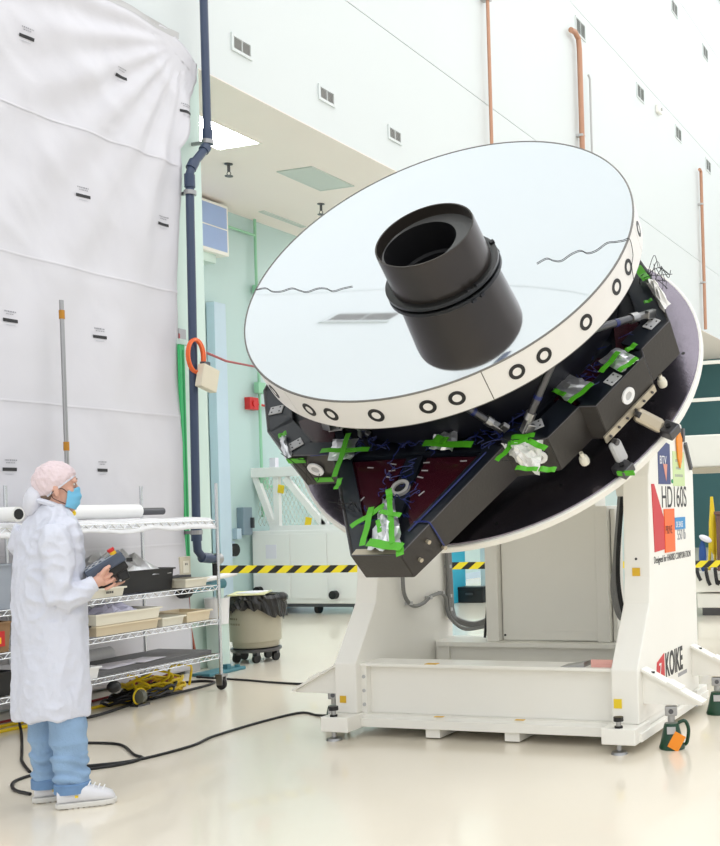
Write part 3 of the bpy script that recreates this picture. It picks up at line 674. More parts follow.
# ------------------------------------------------------------ mirror assembly (local z along the optical axis)
BASE = 0.97
ma = bpy.data.objects.new('mirror_assembly', None); col.objects.link(ma); ma.empty_display_size = .2
ma.matrix_world = Matrix.Translation(MC - nrm * BASE) @ LM.to_4x4()
tag(ma, 'big round telescope mirror with black central tube on a dark carrier frame', 'telescope mirror')
def Q(a, b, off): return (a, b, BASE - off)
SAG = .132
def sag(r): return SAG * (1 - (r / 1.195) ** 2)
prof = [(r, BASE - sag(r)) for r in [.31 + (1.192 - .31) * i / 40 for i in range(41)]]
mir = MB().lathe(prof + [(1.192, BASE - .19), (.31, BASE - .19)], seg=160).build('primary_mirror', mirror_m, ma, smooth=True)
MB().lathe([(1.192, BASE + .002), (1.2, BASE + .002), (1.203, BASE - .004), (1.192, BASE - .004)], seg=160, close=True).build('edge_bead', rim_edge, mir)
# rim panels with open seams
seams = [-59.3, -118, -177, 124, 65, 6]
seams = sorted([s % 360 for s in seams])
for i, s in enumerate(seams):
    e = seams[(i + 1) % len(seams)]
    if e < s: e += 360
    MB().lathe([(1.192, BASE - .004), (1.2, BASE - .004), (1.2, BASE - .198), (1.192, BASE - .198)], seg=28, a0=s + .12, a1=e - .12, close=True).build('rim_panel', rim_m, mir, smooth=True)
    MB().lathe([(1.19, BASE - .006), (1.1985, BASE - .006), (1.1985, BASE - .196), (1.19, BASE - .196)], seg=2, a0=s - .14, a1=s + .14, close=True).build('seam', mat('seam_brown', (70, 62, 54), .6), mir)
MB().lathe([(1.165, BASE - .185), (1.196, BASE - .185), (1.2, BASE - .199), (1.196, BASE - .207), (1.165, BASE - .207)], seg=120, close=True).build('lower_bead', rim_edge, mir)
ring_t = MB(); ring_w = MB()
tm_ = MB().lathe([(.025, 0), (.045, 0), (.045, .003), (.025, .003)], seg=28, close=True).mesh('target_ring'); tm_.materials.append(black)
tw_ = MB().lathe([(0, 0), (.025, 0), (.025, .002), (0, .002)], seg=20).mesh('target_centre'); tw_.materials.append(rim_m)
for a in (-127.2, -110.6, -102.8, -89.0, -75.0, -67.4, -51.3, -43.4, -29.1, -14.8, -6.7, 10.1, 30, 60, 100, 140, 180, 215):
    an = R(a)
    mtx = Matrix.Translation((1.2 * math.cos(an), 1.2 * math.sin(an), BASE - .103)) @ Matrix.Rotation(an, 4, 'Z') @ Matrix.Rotation(R(90), 4, 'Y')
    for nm, me in (('target_ring', tm_), ('target_centre', tw_)):
        o = bpy.data.objects.new(nm, me); col.objects.link(o); o.parent = mir; o.matrix_basis = mtx
# back of the mirror
MB().lathe([(0, BASE - .2), (1.1, BASE - .2), (1.05, BASE - .3), (0, BASE - .32)], seg=60).build('mirror_back', navy_dark, ma, smooth=True)
# central tube with ring flange
tb = MB().lathe([(.292, BASE + .165), (.301, BASE + .165), (.304, BASE + .15), (.312, BASE - .135), (.312, BASE - .3)], seg=96).build('central_tube', tube_m, ma, smooth=True)
MB().lathe([(.292, BASE + .165), (.287, BASE + .1)], seg=96).build('inner_wall', tube_m, tb, smooth=True)
hole_c = Vector((-.06, .004)); m = MB(); N_ = 96
for k in range(N_):
    an = 2 * math.pi * k / N_
    m.v += [(.287 * math.cos(an), .287 * math.sin(an), BASE + .1), (hole_c.x + .224 * math.cos(an), hole_c.y + .224 * math.sin(an), BASE + .094)]
for k in range(N_): k2 = (k + 1) % N_; m.f.append((2*k, 2*k2, 2*k2+1, 2*k+1))
m.build('inner_shelf', mat('shelf_grey', (74, 74, 73), .4), tb, smooth=True)
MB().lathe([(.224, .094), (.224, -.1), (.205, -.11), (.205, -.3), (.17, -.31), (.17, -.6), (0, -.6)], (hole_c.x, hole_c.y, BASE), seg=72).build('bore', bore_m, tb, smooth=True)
fl = MB().lathe([(.305, BASE - .09), (.347, BASE - .088), (.354, BASE - .092), (.354, BASE - .11), (.347, BASE - .116), (.31, BASE - .118)], seg=96).build('ring_flange', mat('flange_black', (34, 34, 33), .3, .3), tb, smooth=True)
for a in (-42, -32, 160, 40):
    an = R(a); MB().obox((.345 * math.cos(an), .345 * math.sin(an), BASE - .088), .03, .03, .022, Matrix.Rotation(an, 3, 'Z')).build('clamp', black, fl, .004)
# thin wavy wires over the mirror edge
def wire(pts, r=.002): return MB().tube(spline(pts, 6), r, 6)
def on_m(a, b, h=.004): return Q(a, b, sag(min(1.19, math.hypot(a, b))) - h)
wl_ = [on_m(-1.19 + .055 * i, -.13 + .005 * i + .02 * math.sin(i * 1.9)) for i in range(12)]
wire(wl_).build('stray_wire', black, ma, smooth=True)
wr_ = [on_m(.62 + .055 * i, -.03 + .03 * math.sin(i * 1.7)) for i in range(10)] + [on_m(1.17, -.03)] + [Q(1.207, -.03, .0), Q(1.21, -.06, .08), Q(1.207, -.12, .11), Q(1.2, -.14, .19)]
wire(wr_).build('stray_wire', black, ma, smooth=True)
# ---- carrier frame
poly = [(.165, -1.775), (.528, -1.037), (.778, -.985), (.907, -.752), (1.006, -.756), (1.205, -.374), (1.182, -.31), (1.305, -.08), (1.10, .38), (.75, .95), (-.75, .95), (-1.32, .15), (-1.313, -.431), (-1.102, -.809), (-.862, -1.022), (-.549, -1.032), (-.125, -1.775)]
T0, T1 = .55, .80
bot = [.735] + [T1] * (len(poly) - 2) + [.735]
bot[1] = bot[15] = .785
m = MB(); nP = len(poly)
m.add([Q(a, b, T0 + .055) for a, b in poly] + [Q(a, b, h) for (a, b), h in zip(poly, bot)], [tuple(range(nP)), tuple(range(2 * nP - 1, nP - 1, -1))] + [(i, i + nP, (i + 1) % nP + nP, (i + 1) % nP) for i in range(nP)])
cf = m.build('carrier_frame', navy_dark, ma)
cf = ma
n = len(poly)
ctr = Vector((0, -.3))
for i in range(n):
    p = Vector(poly[i]); q = Vector(poly[(i + 1) % n]); d = (q - p).normalized(); nn = Vector((d.y, -d.x))
    if nn.dot((p + q) / 2 - ctr) < 0: nn = -nn
    z0, zp, zq = BASE - T0, BASE - bot[i], BASE - bot[(i + 1) % n]
    e = .004
    vs = [(p.x, p.y, z0), (q.x, q.y, z0), (q.x, q.y, zq), (p.x, p.y, zp)]
    off = [(x + nn.x * e, y + nn.y * e, z) for x, y, z in vs]; inn = [(x - nn.x * .012, y - nn.y * .012, z) for x, y, z in vs]
    f = MB().add(off + inn, [(0, 1, 2, 3), (7, 6, 5, 4), (0, 4, 5, 1), (1, 5, 6, 2), (2, 6, 7, 3), (3, 7, 4, 0)]).build('side_panel', graphite, cf, .002)
    # pale edge line along the top
    MB().bar((p.x, p.y, z0 + .001), (q.x, q.y, z0 + .001), .006, .004).build('edge_strip', mat('edge_grey', (92, 90, 94), .4, .3), f)
    # flange lying inside the edge
    wd = {0: .05, 16: .03, 14: .11, 15: .11}.get(i, .16)
    if i in (0, 15): wd = .1
    ins = -nn * wd
    MB().prism([tuple(p), tuple(q), tuple(q + ins), tuple(p + ins)], T0 + .004, T0 + .02, Q).build('top_flange', navy, cf)
MB().prism([(-.122, -1.772), (.162, -1.772), (.15, -1.735), (-.11, -1.735)], T0 - .003, T0 + .004, Q).build('front_lip', tan_metal, cf, label='tan metal lip')
# recessed burgundy panels
for pl in ([(-.43, -1.07), (-.07, -1.06), (-.09, -1.3), (-.2, -1.62), (-.24, -1.5)], [(.06, -1.06), (.42, -1.07), (.16, -1.6), (.1, -1.5), (.04, -1.3)],
           [(.62, -.62), (.86, -.7), (1.05, -.36), (.85, -.3)], [(1.02, -.3), (1.14, -.2), (1.1, .1), (.95, -.05)], [(-.95, -.7), (-.78, -.93), (-.62, -.9), (-.7, -.6)]):
    MB().prism(pl, T0 + .03, T0 + .05, Q).build('burgundy_panel', burgundy, cf)
# ribs
for p, q, wd, h in (((-.56, -1.03), (.53, -1.03), .02, .03), ((-.02, -1.05), (.0, -1.62), .1, .02), ((-.5, -1.0), (-.9, -.35), .05, .03), ((.5, -1.0), (.95, -.2), .05, .03), ((.0, -1.03), (0, -.4), .08, .04)):
    MB().bar(Q(*p, T0 + .035), Q(*q, T0 + .035), wd, h).build('rib', navy, cf)
# mid body: struts and bodies between mirror and carrier
MB().lathe([(.7, BASE - .3), (.95, BASE - .34), (.95, BASE - .58), (.7, BASE - .6)], seg=48).build('inner_barrel', navy_dark, cf, smooth=True)
MB().prism([(x * .78, y * .78 - .02) for x, y in poly], T1, .95, Q).build('lower_body', graphite, cf)
# round target washers on the side panels and a central ring
def washer(a, b, off, nx, ny, r0, r1, m_):
    nv = Vector((nx, ny, 0)).normalized(); up = Vector((0, 0, 1)); sd = up.cross(nv); rot = Matrix((sd, up, nv)).transposed()
    o = MB().lathe([(r0, 0), (r1, 0), (r1, .01), (r0, .01)], (a, b, BASE - off), 28, rot, close=True).build('target_washer', m_, cf, smooth=True)
    MB().lathe([(0, 0), (r0, 0), (r0, .005), (0, .005)], (a, b, BASE - off), 24, rot).build('washer_centre', light_grey, o)
washer(-.72, -1.036, .655, -.03, -1, .026, .05, print_white)
washer(.70, -1.012, .66, .2, -1, .024, .046, print_white)
washer(1.115, -.555, .67, .88, -.46, .026, .05, print_white)
o = MB().lathe([(.036, 0), (.055, 0), (.055, .02), (.036, .02)], Q(-.013, -1.3, T0 + .02), 30, close=True).build('port_ring', mat('port_grey', (170, 168, 164), .4), cf, smooth=True)
MB().lathe([(0, .006), (.036, .006)], Q(-.013, -1.3, T0 + .02), 24).build('port_hole', bore_m, o)
# blue wire netting
rn = random.Random(11); wm = MB()
for k in range(130):
    z = rn.random() * .85
    if z < .45: a = rn.uniform(-.6, .6); b = rn.uniform(-1.0, -.78)
    elif z < .65: a = rn.uniform(-.12, .1); b = rn.uniform(-1.55, -.95)
    elif z < .85: a = rn.uniform(.55, 1.1); b = rn.uniform(-.55, -.1) - .25 * (1.1 - a)
    else:
        s_ = rn.random(); a = .2 + .33 * s_; b = -1.6 + .55 * s_
    pts = [Q(a, b, T0 + .02)]
    for j in range(4):
        a += rn.uniform(-.06, .06); b += rn.uniform(-.04, .04); pts.append(Q(a, b, T0 - rn.uniform(-.02, .008)))
    wm.tube(spline(pts, 3), .0028, 4)
wm.tube(spline([Q(.17, -1.56, T0 - .004), Q(.24, -1.56, T0 - .006), Q(.275, -1.575, T0 + .01), Q(.28, -1.58, T1 - .05)], 4), .005, 5)
wm.tube(spline([Q(.16, -1.62, T0 - .004), Q(.3, -1.35, T0 - .004), Q(.44, -1.07, T0 - .004)], 4), .005, 5)
tag(wm.build('wire_netting', blue_wire, cf), kind='stuff')
rn = random.Random(5); wm = MB()
for k in range(16):
    a, b = rn.choice([(-.75, -1.04), (1.15, .3), (-.3, -1.42), (.62, -1.05), (1.12, .42)])
    pts = [Q(a + rn.uniform(-.05, .05), b, T0 - .01)]
    for j in range(4): pts.append(Q(a + rn.uniform(-.1, .1), b - .03 + rn.uniform(-.05, .05), T0 + rn.uniform(-.12, .16)))
    wm.tube(spline(pts, 5), .0022, 4)
tag(wm.build('loose_wires', black, cf), kind='stuff')
# small pale marks on the panels
for (a, b) in ((-.28, -1.12), (-.14, -1.1), (-.13, -1.15), (-.13, -1.2), (.07, -1.1), (.08, -1.16), (.07, -1.21), (.3, -1.1), (.12, -1.33), (-.24, -1.36), (.98, -.5), (.93, -.44)):
    MB().obox(Q(a, b, T0 + .027), .04, .006, .003, Matrix.Rotation(random.uniform(-.3, .3) + (1.2 if b < -1.3 else 0), 3, 'Z')).build('pale_mark', light_grey, cf)
# small grey plates
for a, b, rz in ((-1.13, -.62, .2), (-.85, -.93, .7), (1.06, -.545, 1.05), (1.2, -.09, 1.05), (-.62, -.8, .1), (.68, -.88, .5)):
    pl = MB().obox(Q(a, b, T0 - .001), .09, .07, .008, Matrix.Rotation(rz, 3, 'Z')).build('small_plate', light_grey, cf, .003)
    for dx, dy in ((-.025, -.018), (.025, .018), (.025, -.018), (-.025, .018)):
        v_ = Matrix.Rotation(rz, 3, 'Z') @ Vector((dx, dy, 0)); MB().cyl(Vector(Q(a, b, T0 - .003)) + v_, Vector(Q(a, b, T0 - .006)) + v_, .006, 6).build('dot', black, pl)
# bipod struts
def strut(p, q):
    p = Vector(Q(*p)); q = Vector(Q(*q)); d = (q - p)
    s = MB().cyl(p, p + d * .72, .022, 14).build('strut', dark_steel, cf, smooth=True)
    MB().cyl(p + d * .7, p + d * .8, .03, 12).build('collar', steel, s, smooth=True)
    MB().bar(p + d * .8, q, .045, .03).build('clevis', steel, s, .004)
    MB().bar(q - d * .12 + Vector((.03, 0, 0)), q + Vector((.03, .0, 0)), .03, .05).build('lug', steel, s, .004)
    MB().cyl(p + d * .45, p + d * .5, .024, 12).build('blue_tie', blue_wire, s)
strut((.86, -.76, .22), (.632, -.95, .53)); strut((.98, -.52, .22), (1.178, -.02, .53))
strut((-.62, -.72, .22), (-.66, -.84, .53)); strut((-.2, -.98, .22), (-.4, -.9, .53)); strut((-.98, -.5, .22), (-1.05, -.3, .53)); strut((.3, -.95, .22), (.5, -.92, .53))
# foil patches and green tape
def foil_patch(quad, off, m_, seed, amp=.018, n_=9):
    rr_ = random.Random(seed); A, B, C_, D = [Vector(x) for x in quad]
    hs = {}
    def fn(u, v_):
        p = A.lerp(B, u).lerp(D.lerp(C_, u), v_)
        e = min(u, v_, 1 - u, 1 - v_)
        h = rr_.uniform(-.4, 1) * amp * (1 if e > .02 else .6) + amp * 1.2 * math.sin(math.pi * u) * math.sin(math.pi * v_)
        j = .006
        return Q(p.x + rr_.uniform(-j, j), p.y + rr_.uniform(-j, j), off - h - .004)
    return MB().grid(fn, n_, n_).build('foil_patch', m_, cf, solid=.001)
def tape(p, q, wd, off, parent, lift=.0):
    p = Vector(p); q = Vector(q); d = (q - p); sd = Vector((-d.y, d.x)).normalized() * wd / 2
    L = 6
    def fn(u, v_):
        c_ = p + d * u + sd * (2 * v_ - 1); return Q(c_.x, c_.y, off - .012 - .004 * math.sin(u * 9) - lift)
    return MB().grid(fn, L, 2).build('green_tape', tape_g, parent, solid=.002)
def px(*pts): return pts
FO = [
 ([(-.565, -1.084), (-.396, -1.088), (-.425, -.915), (-.589, -.91)], .545, foil, .014, [((-.6, -1.042), (-.277, -1.051), .032, .5), ((-.469, -.911), (-.42, -1.253), .034, .5), ((-.375, -1.264), (-.372, -1.347), .03, .5)]),
 ([(.087, -1.043), (.245, -1.068), (.227, -.898), (.078, -.882)], .535, foil, .024, [((.067, -1.033), (.378, -1.064), .045, .49), ((.129, -1.005), (.216, -1.035), .05, .48)]),
 ([(.653, -1.168), (.819, -1.284), (.774, -1.028), (.531, -1.038)], .535, foil_white, .04, [((.568, -1.202), (.625, -1.095), .032, .48), ((.612, -1.1), (.721, -1.077), .034, .46), ((.723, -1.083), (.847, -1.151), .034, .46), ((.703, -1.269), (.831, -1.287), .03, .47), ((.833, -1.275), (.929, -1.286), .036, .48), ((.599, -1.025), (.734, -1.015), .034, .49)]),
 ([(-.024, -1.752), (.191, -1.77), (.01, -1.417), (-.055, -1.414)], .535, foil, .03, [((-.019, -1.377), (.016, -1.453), .036, .48), ((.016, -1.453), (.146, -1.755), .03, .48), ((-.002, -1.745), (.214, -1.783), .05, .48), ((.185, -1.756), (.222, -1.837), .042, .48), ((-.092, -1.486), (-.043, -1.751), .034, .5), ((-.165, -1.621), (-.014, -1.474), .034, .5), ((-.008, -1.54), (.13, -1.573), .03, .475), ((.002, -1.598), (.048, -1.684), .024, .475)]),
 ([(.722, -.622), (.846, -.732), (.96, -.591), (.799, -.505)], .535, foil, .012, [((.868, -.765), (.972, -.624), .034, .5), ((.746, -.655), (.828, -.702), .03, .5)]),
 ([(.946, -.41), (1.119, -.525), (1.194, -.415), (1.036, -.299)], .535, foil, .016, [((1.007, -.547), (1.078, -.387), .036, .49), ((1.112, -.547), (1.202, -.45), .034, .49), ((1.117, -.372), (1.164, -.317), .036, .5)]),
 ([(-.985, -.87), (-.86, -1.06), (-.82, -1.04), (-.945, -.85)], .545, foil, .02, [((-.985, -.875), (-.94, -.846), .04, .53)]),
 ([(1.06, .35), (1.27, -.03), (1.29, .05), (1.16, .28)], .53, foil_white, .03, [((1.03, .39), (1.12, .25), .05, .49), ((1.124, .086), (1.171, .108), .025, .53)]),
]
for k_, (quad, off_, m_, amp_, tapes_) in enumerate(FO):
    f = foil_patch(quad, off_, m_, k_ + 1, amp_, 9 if k_ in (2, 3) else 6)
    for p, q, wd, o_ in tapes_: tape(p, q, wd, o_ + .012, f)
# tape bits on the lower-left side panel
for (a, b, off) in ((-.87, -1.04, .575), (-.76, -1.05, .735)): MB().obox(Q(a + .06, b, off), .12, .006, .035).build('green_tape', tape_g, cf)
# bolts near the front corner
for a, b, off in ((.24, -1.63, .62), (.2, -1.71, .67), (.27, -1.58, .73)): MB().cyl(Q(a, b, off), Q(a + .018, b - .009, off), .012, 8).build('bolt', tan_metal, cf)
# mounting brackets between carrier and faceplate
br = MB().bar(Q(1.0, -.79, T1 - .02), Q(1.215, -.385, T1 - .02), .012, .05, up=(0, 0, 1)).build('bolt_flange', tan_metal, cf)
for i in range(6):
    c_ = Vector((1.0, -.79)).lerp(Vector((1.215, -.385)), (i + .5) / 6); MB().cyl(Q(c_.x + .004, c_.y - .002, T1 - .02), Q(c_.x + .016, c_.y - .008, T1 - .02), .008, 6).build('bolt', dark_steel, br)
def link(pts, w_, t_, m_, nm):
    o = None
    for p, q in zip(pts[:-1], pts[1:]):
        k = MB().bar(Q(*p), Q(*q), w_, t_, up=(.88, -.46, 0)).build(nm, m_, cf, .022)
        for s in (p, q): MB().cyl(Vector(Q(*s)) + Vector((.0, 0, 0)), Vector(Q(*s)) + Vector((.03, -.016, 0)), .018, 12).build('pin', dark_steel, k)
link([(1.13, -.57, .80), (1.25, -.55, .94)], .085, .05, tan_metal, 'clevis_link'); link([(1.03, -.76, .82), (1.06, -.8, .95)], .08, .05, light_grey, 'clevis_link')
for a, b in ((1.29, -.56), (1.07, -.85)):
    k = MB().obox(Q(a, b, .955), .1, .09, .06, Matrix.Rotation(R(-28), 3, 'Z')).build('clevis_block', dark_steel, cf, .006)
    MB().cyl(Q(a, b, .92), Q(a, b, .915), .016, 10).build('bolt', black, k)
MB().obox(Q(1.1, -.9, .94), .1, .012, .03).build('green_tape', tape_g, cf)
for a, b in ((.865, -.86), (1.215, -.255), (-.8, -.9), (-1.18, -.4)):
    k = MB().lathe([(0, 0), (.026, 0), (.03, .02), (.024, .05), (.012, .055), (.012, .085)], Q(a, b, .885), 16).build('white_standoff', cream, cf, smooth=True)
# ------------------------------------------------------------ wire shelf and what stands on it
SX0, SX1, SY0, SY1 = -7.05, -6.27, 4.9, 7.6
sh = thing('wire_shelf', 'long chrome wire shelf unit on casters along the white drape', 'shelf', (-6.66, 6.25, 0))
WB.org = Vector((-6.66, 6.25, 0))
for x, y in ((SX0, SY0), (SX1, SY0), (SX0, SY1), (SX1, SY1), (SX0, 6.25)):
    p = WB().cyl((x, y, .13), (x, y, 1.72), .0135, 10).build('post', chrome, sh, smooth=True)
    if y != 6.25:
        c = WB().lathe([(0, -.013), (.045, -.013), (.05, -.008), (.05, .008), (.045, .013), (0, .013)], (x, y, .05), 20, Matrix.Rotation(R(90), 3, 'X')).build('caster_wheel', rubber, sh, smooth=True)
        f = WB(); f.box(x - .03, x + .03, y - .03, y - .017, .04, .12).box(x - .03, x + .03, y + .017, y + .03, .04, .12).box(x - .035, x + .035, y - .035, y + .035, .11, .13); f.build('caster_fork', steel, c)
for z in (.3, .59, .87, 1.41):
    # edge truss: two rails with a zigzag wire, on the front, back and both ends
    t_ = WB()
    for (p, q) in (((SX1, SY0), (SX1, SY1)), ((SX0, SY0), (SX0, SY1)), ((SX0, SY0), (SX1, SY0)), ((SX0, SY1), (SX1, SY1))):
        for dz in (0, -.035): t_.cyl((*p, z + dz), (*q, z + dz), .004, 6)
    sf = t_.build('shelf_rail', chrome, sh)
    zz = WB()
    for x in (SX1, SX0):
        n_ = 66
        zz.tube([(x, SY0 + (SY1 - SY0) * i / n_, z - (.035 if i % 2 else 0)) for i in range(n_ + 1)], .0035, 5)
    for y in (SY0, SY1):
        zz.tube([(SX0 + (SX1 - SX0) * i / 20, y, z - (.035 if i % 2 else 0)) for i in range(21)], .0035, 5)
    zz.build('zigzag_wire', chrome, sf)
    dk = WB(); n_ = 52
    for i in range(n_): y = SY0 + (SY1 - SY0) * (i + .5) / n_; dk.cyl((SX0, y, z), (SX1, y, z), .0026, 5)
    for i in range(4): x = SX0 + (SX1 - SX0) * (i + 1) / 5; dk.cyl((x, SY0, z - .006), (x, SY1, z - .006), .004, 5)
    dk.build('wire_deck', chrome, sf)

def tray(x0, x1, y0, y1, z, h, m_, label, name='tray', cat='tray', taper=.012, lip=.012, group=None):
    t = thing(name, label, cat, ((x0 + x1) / 2, (y0 + y1) / 2, z), 0, group)
    a, b = (x1 - x0) / 2, (y1 - y0) / 2; w_ = .006
    def ring(k, zz): return [(-a + k, -b + k, zz), (a - k, -b + k, zz), (a - k, b - k, zz), (-a + k, b - k, zz)]
    vs = ring(taper, 0) + ring(0, h) + ring(w_, h) + ring(taper + w_, w_)
    fs = [(3, 2, 1, 0), (12, 13, 14, 15)]
    for l in range(3):
        for i in range(4): j = (i + 1) % 4; fs.append((l * 4 + i, l * 4 + j, l * 4 + 4 + j, l * 4 + 4 + i))
    MB().add(vs, fs).build('tub', m_, t)
    r_ = MB(); r_.box(-a - lip, a + lip, -b - lip, -b, h - .012, h).box(-a - lip, a + lip, b, b + lip, h - .012, h).box(-a - lip, -a, -b, b, h - .012, h).box(a, a + lip, -b, b, h - .012, h)
    r_.build('lip', m_, t)
    return t
def crumple(name, label, cat, c, size, m_, seed, n_=14, part='sheet', parent=None):
    rr_ = random.Random(seed); t = parent or thing(name, label, cat, c)
    sx, sy, sz = size
    def fn(u, v_):
        h = math.sin(math.pi * u) ** .6 * math.sin(math.pi * v_) ** .6
        return ((u - .5) * sx + rr_.uniform(-.012, .012), (v_ - .5) * sy + rr_.uniform(-.012, .012), sz * h * rr_.uniform(.55, 1.1))
    MB().grid(fn, n_, n_).build(part, m_, t, solid=.002, smooth=False)
    return t
S = '%s'
# tier at 0.87
t = tray(-6.95, -6.42, 6.56, 7.25, .874, .17, black, 'deep black tub full of foil on the upper shelf', 'black_tub', 'tub')
crumple('foil_heap', 'heap of crumpled silver foil in the black tub', 'foil', (-6.68, 6.9, 1.0), (.5, .66, .2), foil, 21)
t = tray(-6.6, -6.3, 6.28, 6.6, .874, .07, cream, 'shallow white tray with a small label beside the hand-held pendant', 'white_tray', 'tray')
m = MB()
for i in range(4): m.box(.162, .164, -.03 + i * .018, -.018 + i * .018, .028, .045)
m.build('label_marks', print_black, t)
t = tray(-6.75, -6.33, 7.28, 7.54, .874, .07, cream, 'cream tray holding dark tools right of the black tub', 'cream_tray', 'tray')
t = thing('hand_tools', 'small dark tools lying in the cream tray by the post', 'tools', (-6.55, 7.41, .882))
for i in range(4): MB().bar((-.1 + .05 * i, -.12, .05 + .01 * i), (-.05 + .04 * i, .1, .075), .02, .02).build('tool', dark_steel if i % 2 else black, t)
crumple('plastic_bag', 'crumpled clear plastic bag at the upper shelf edge', 'bag', (-6.42, 6.18, .878), (.2, .3, .07), film_m, 22)
# tier at 0.59
tray(-6.75, -6.31, 6.33, 6.95, .594, .075, mat('tan_plastic', (230, 214, 184), .5), 'lower tan tray of the stacked pair on the middle shelf', 'stacked_tray', 'tray')
tray(-6.76, -6.30, 6.32, 6.96, .672, .085, cream, 'upper cream tray of the stacked pair on the middle shelf', 'stacked_tray', 'tray')
crumple('plastic_bag', 'violet tinted plastic bag bulging from the stacked trays', 'bag', (-6.53, 6.65, .70), (.4, .5, .12), mat('violet_film', (206, 204, 226), .2, bump=.4, bscale=20), 23)
tray(-6.62, -6.3, 6.98, 7.22, .594, .07, cream, 'small cream tray in the middle of the middle shelf', 'small_tray', 'tray')
tray(-6.62, -6.3, 7.25, 7.53, .594, .085, mat('tan_plastic', (0, 0, 0)), 'tan tray next to the right post of the middle shelf', 'small_tray', 'tray')
t = tray(-7.0, -6.65, 7.0, 7.25, .594, .12, black, 'black basket behind the small cream tray', 'black_basket', 'basket')
for i in range(4): MB().box(.175, .18, -.1 + .06 * i, -.07 + .06 * i, .03, .1).build('slot', dark_steel, t)
t = tray(-6.7, -6.3, 6.0, 6.25, .594, .09, black, 'black tray with foil at the left of the middle shelf', 'black_tray', 'tray')
crumple('foil_sheet', 'crumpled foil sheet on the black tray beside the coat', 'foil', (-6.48, 6.14, .67), (.36, .24, .14), foil, 24)
# tier at 0.30
t = thing('plastic_roll', 'clear wrapped plastic roll at the back of the lowest shelf', 'roll', (-6.9, 6.3, .305))
MB().cyl((0, -.75, .06), (0, .75, .06), .06, 16).build('roll', film_m, t, smooth=True); MB().cyl((0, .75, .06), (0, .78, .06), .03, 12).build('core', grey_sheet, t)
t = thing('grey_mat_stack', 'flat dark grey mats lying on the lowest shelf', 'mats', (-6.6, 6.85, .304))
for i in range(3): MB().box(-.3 + .02 * i, .28, -.75 + .05 * i, .7, .012 * i, .012 * i + .011).build('mat', grey_sheet, t)
t = thing('paper_sheets', 'white paper sheets on the grey mats of the lowest shelf', 'paper', (-6.45, 6.6, .341))
for i, (dx, dy, rz) in enumerate(((0, 0, .1), (-.03, .15, -.12), (.03, .3, .2))): MB().obox((dx, dy, .002 + .003 * i), .2, .3, .002, Matrix.Rotation(rz, 3, 'Z')).build('sheet', paper_m, t)
tray(-6.45, -6.28, 6.1, 6.32, .304, .085, print_white, 'small white tray at the left of the lowest shelf', 'small_white_tray', 'tray')
t = thing('round_black_knob', 'small black round weight hung under the lowest shelf edge', 'knob', (-6.31, 6.48, .16)); MB().sphere((0, 0, .05), (.05, .05, .045), 14, 8).build('weight', black, t, smooth=True); MB().cyl((0, 0, .08), (0, 0, .11), .01, 8).build('stem', dark_steel, t)
# left end of the unit, behind the coat
t = tray(-6.9, -6.3, 5.0, 5.6, .594, .2, cardboard, 'cardboard carton on the shelf left of the coat', 'carton', 'carton'); MB().box(.295, .302, .05, .25, .04, .14).build('colour_label', red, t); MB().box(.295, .304, .08, .22, .06, .1).build('colour_band', yellow_tag, t)
t = tray(-6.9, -6.3, 5.0, 5.62, .874, .3, mat('bluegrey_tub', (158, 166, 178), .4), 'blue grey plastic tub on the shelf left of the coat', 'grey_tub', 'tub')
t = tray(-6.9, -6.3, 5.0, 5.62, .304, .16, black, 'dark tub on the lowest shelf left of the coat', 'dark_tub', 'tub')
# top: film, rolls
t = thing('top_film', 'white plastic film draped over the top shelf', 'plastic film', (-6.66, 6.25, 1.415))
rr_ = random.Random(9)
def tf(u, v_):
    y = -1.3 + 2.62 * u; x = -.4 + .84 * v_
    z = .02 + .02 * noise.noise((u * 9, v_ * 5, 1))
    if x > .36: z -= .05 + .5 * (x - .36) + .03 * math.sin(u * 40) * (x - .3)
    if u > .9: z -= .0
    return (min(x, .41), y, z)
MB().grid(tf, 90, 20).build('film', film_m, t, smooth=True, solid=.003)
t = thing('film_roll', 'thick white film roll lying on the top shelf', 'roll', (-6.62, 6.75, 1.45))
MB().cyl((0, -.42, .055), (0, .35, .055), .055, 20).build('roll', cart_white, t, smooth=True); MB().cyl((0, -.6, .055), (0, -.42, .055), .045, 20).build('dark_end', black, t, smooth=True); MB().cyl((0, .35, .05), (0, .62, .05), .03, 14).build('core', dark_steel, t, smooth=True)
t = thing('yellow_strap', 'yellow strap hanging from the top shelf beside the mask', 'strap', (-6.2, 6.02, 1.28)); MB().tube(spline([(0, 0, 0), (.01, .03, .14), (0, .0, .2), (-.02, .05, .22), (.0, -.04, .3)], 5), .014, 6).build('strap', yellow, t, smooth=True)
t = thing('black_core_roll', 'small dark roll end left of the coat collar on the top shelf', 'roll', (-6.45, 5.62, 1.45)); MB().cyl((-.3, 0, .05), (.22, 0, .05), .05, 18).build('roll', cart_white, t, smooth=True); MB().cyl((.22, 0, .05), (.225, 0, .05), .036, 14).build('core', black, t)

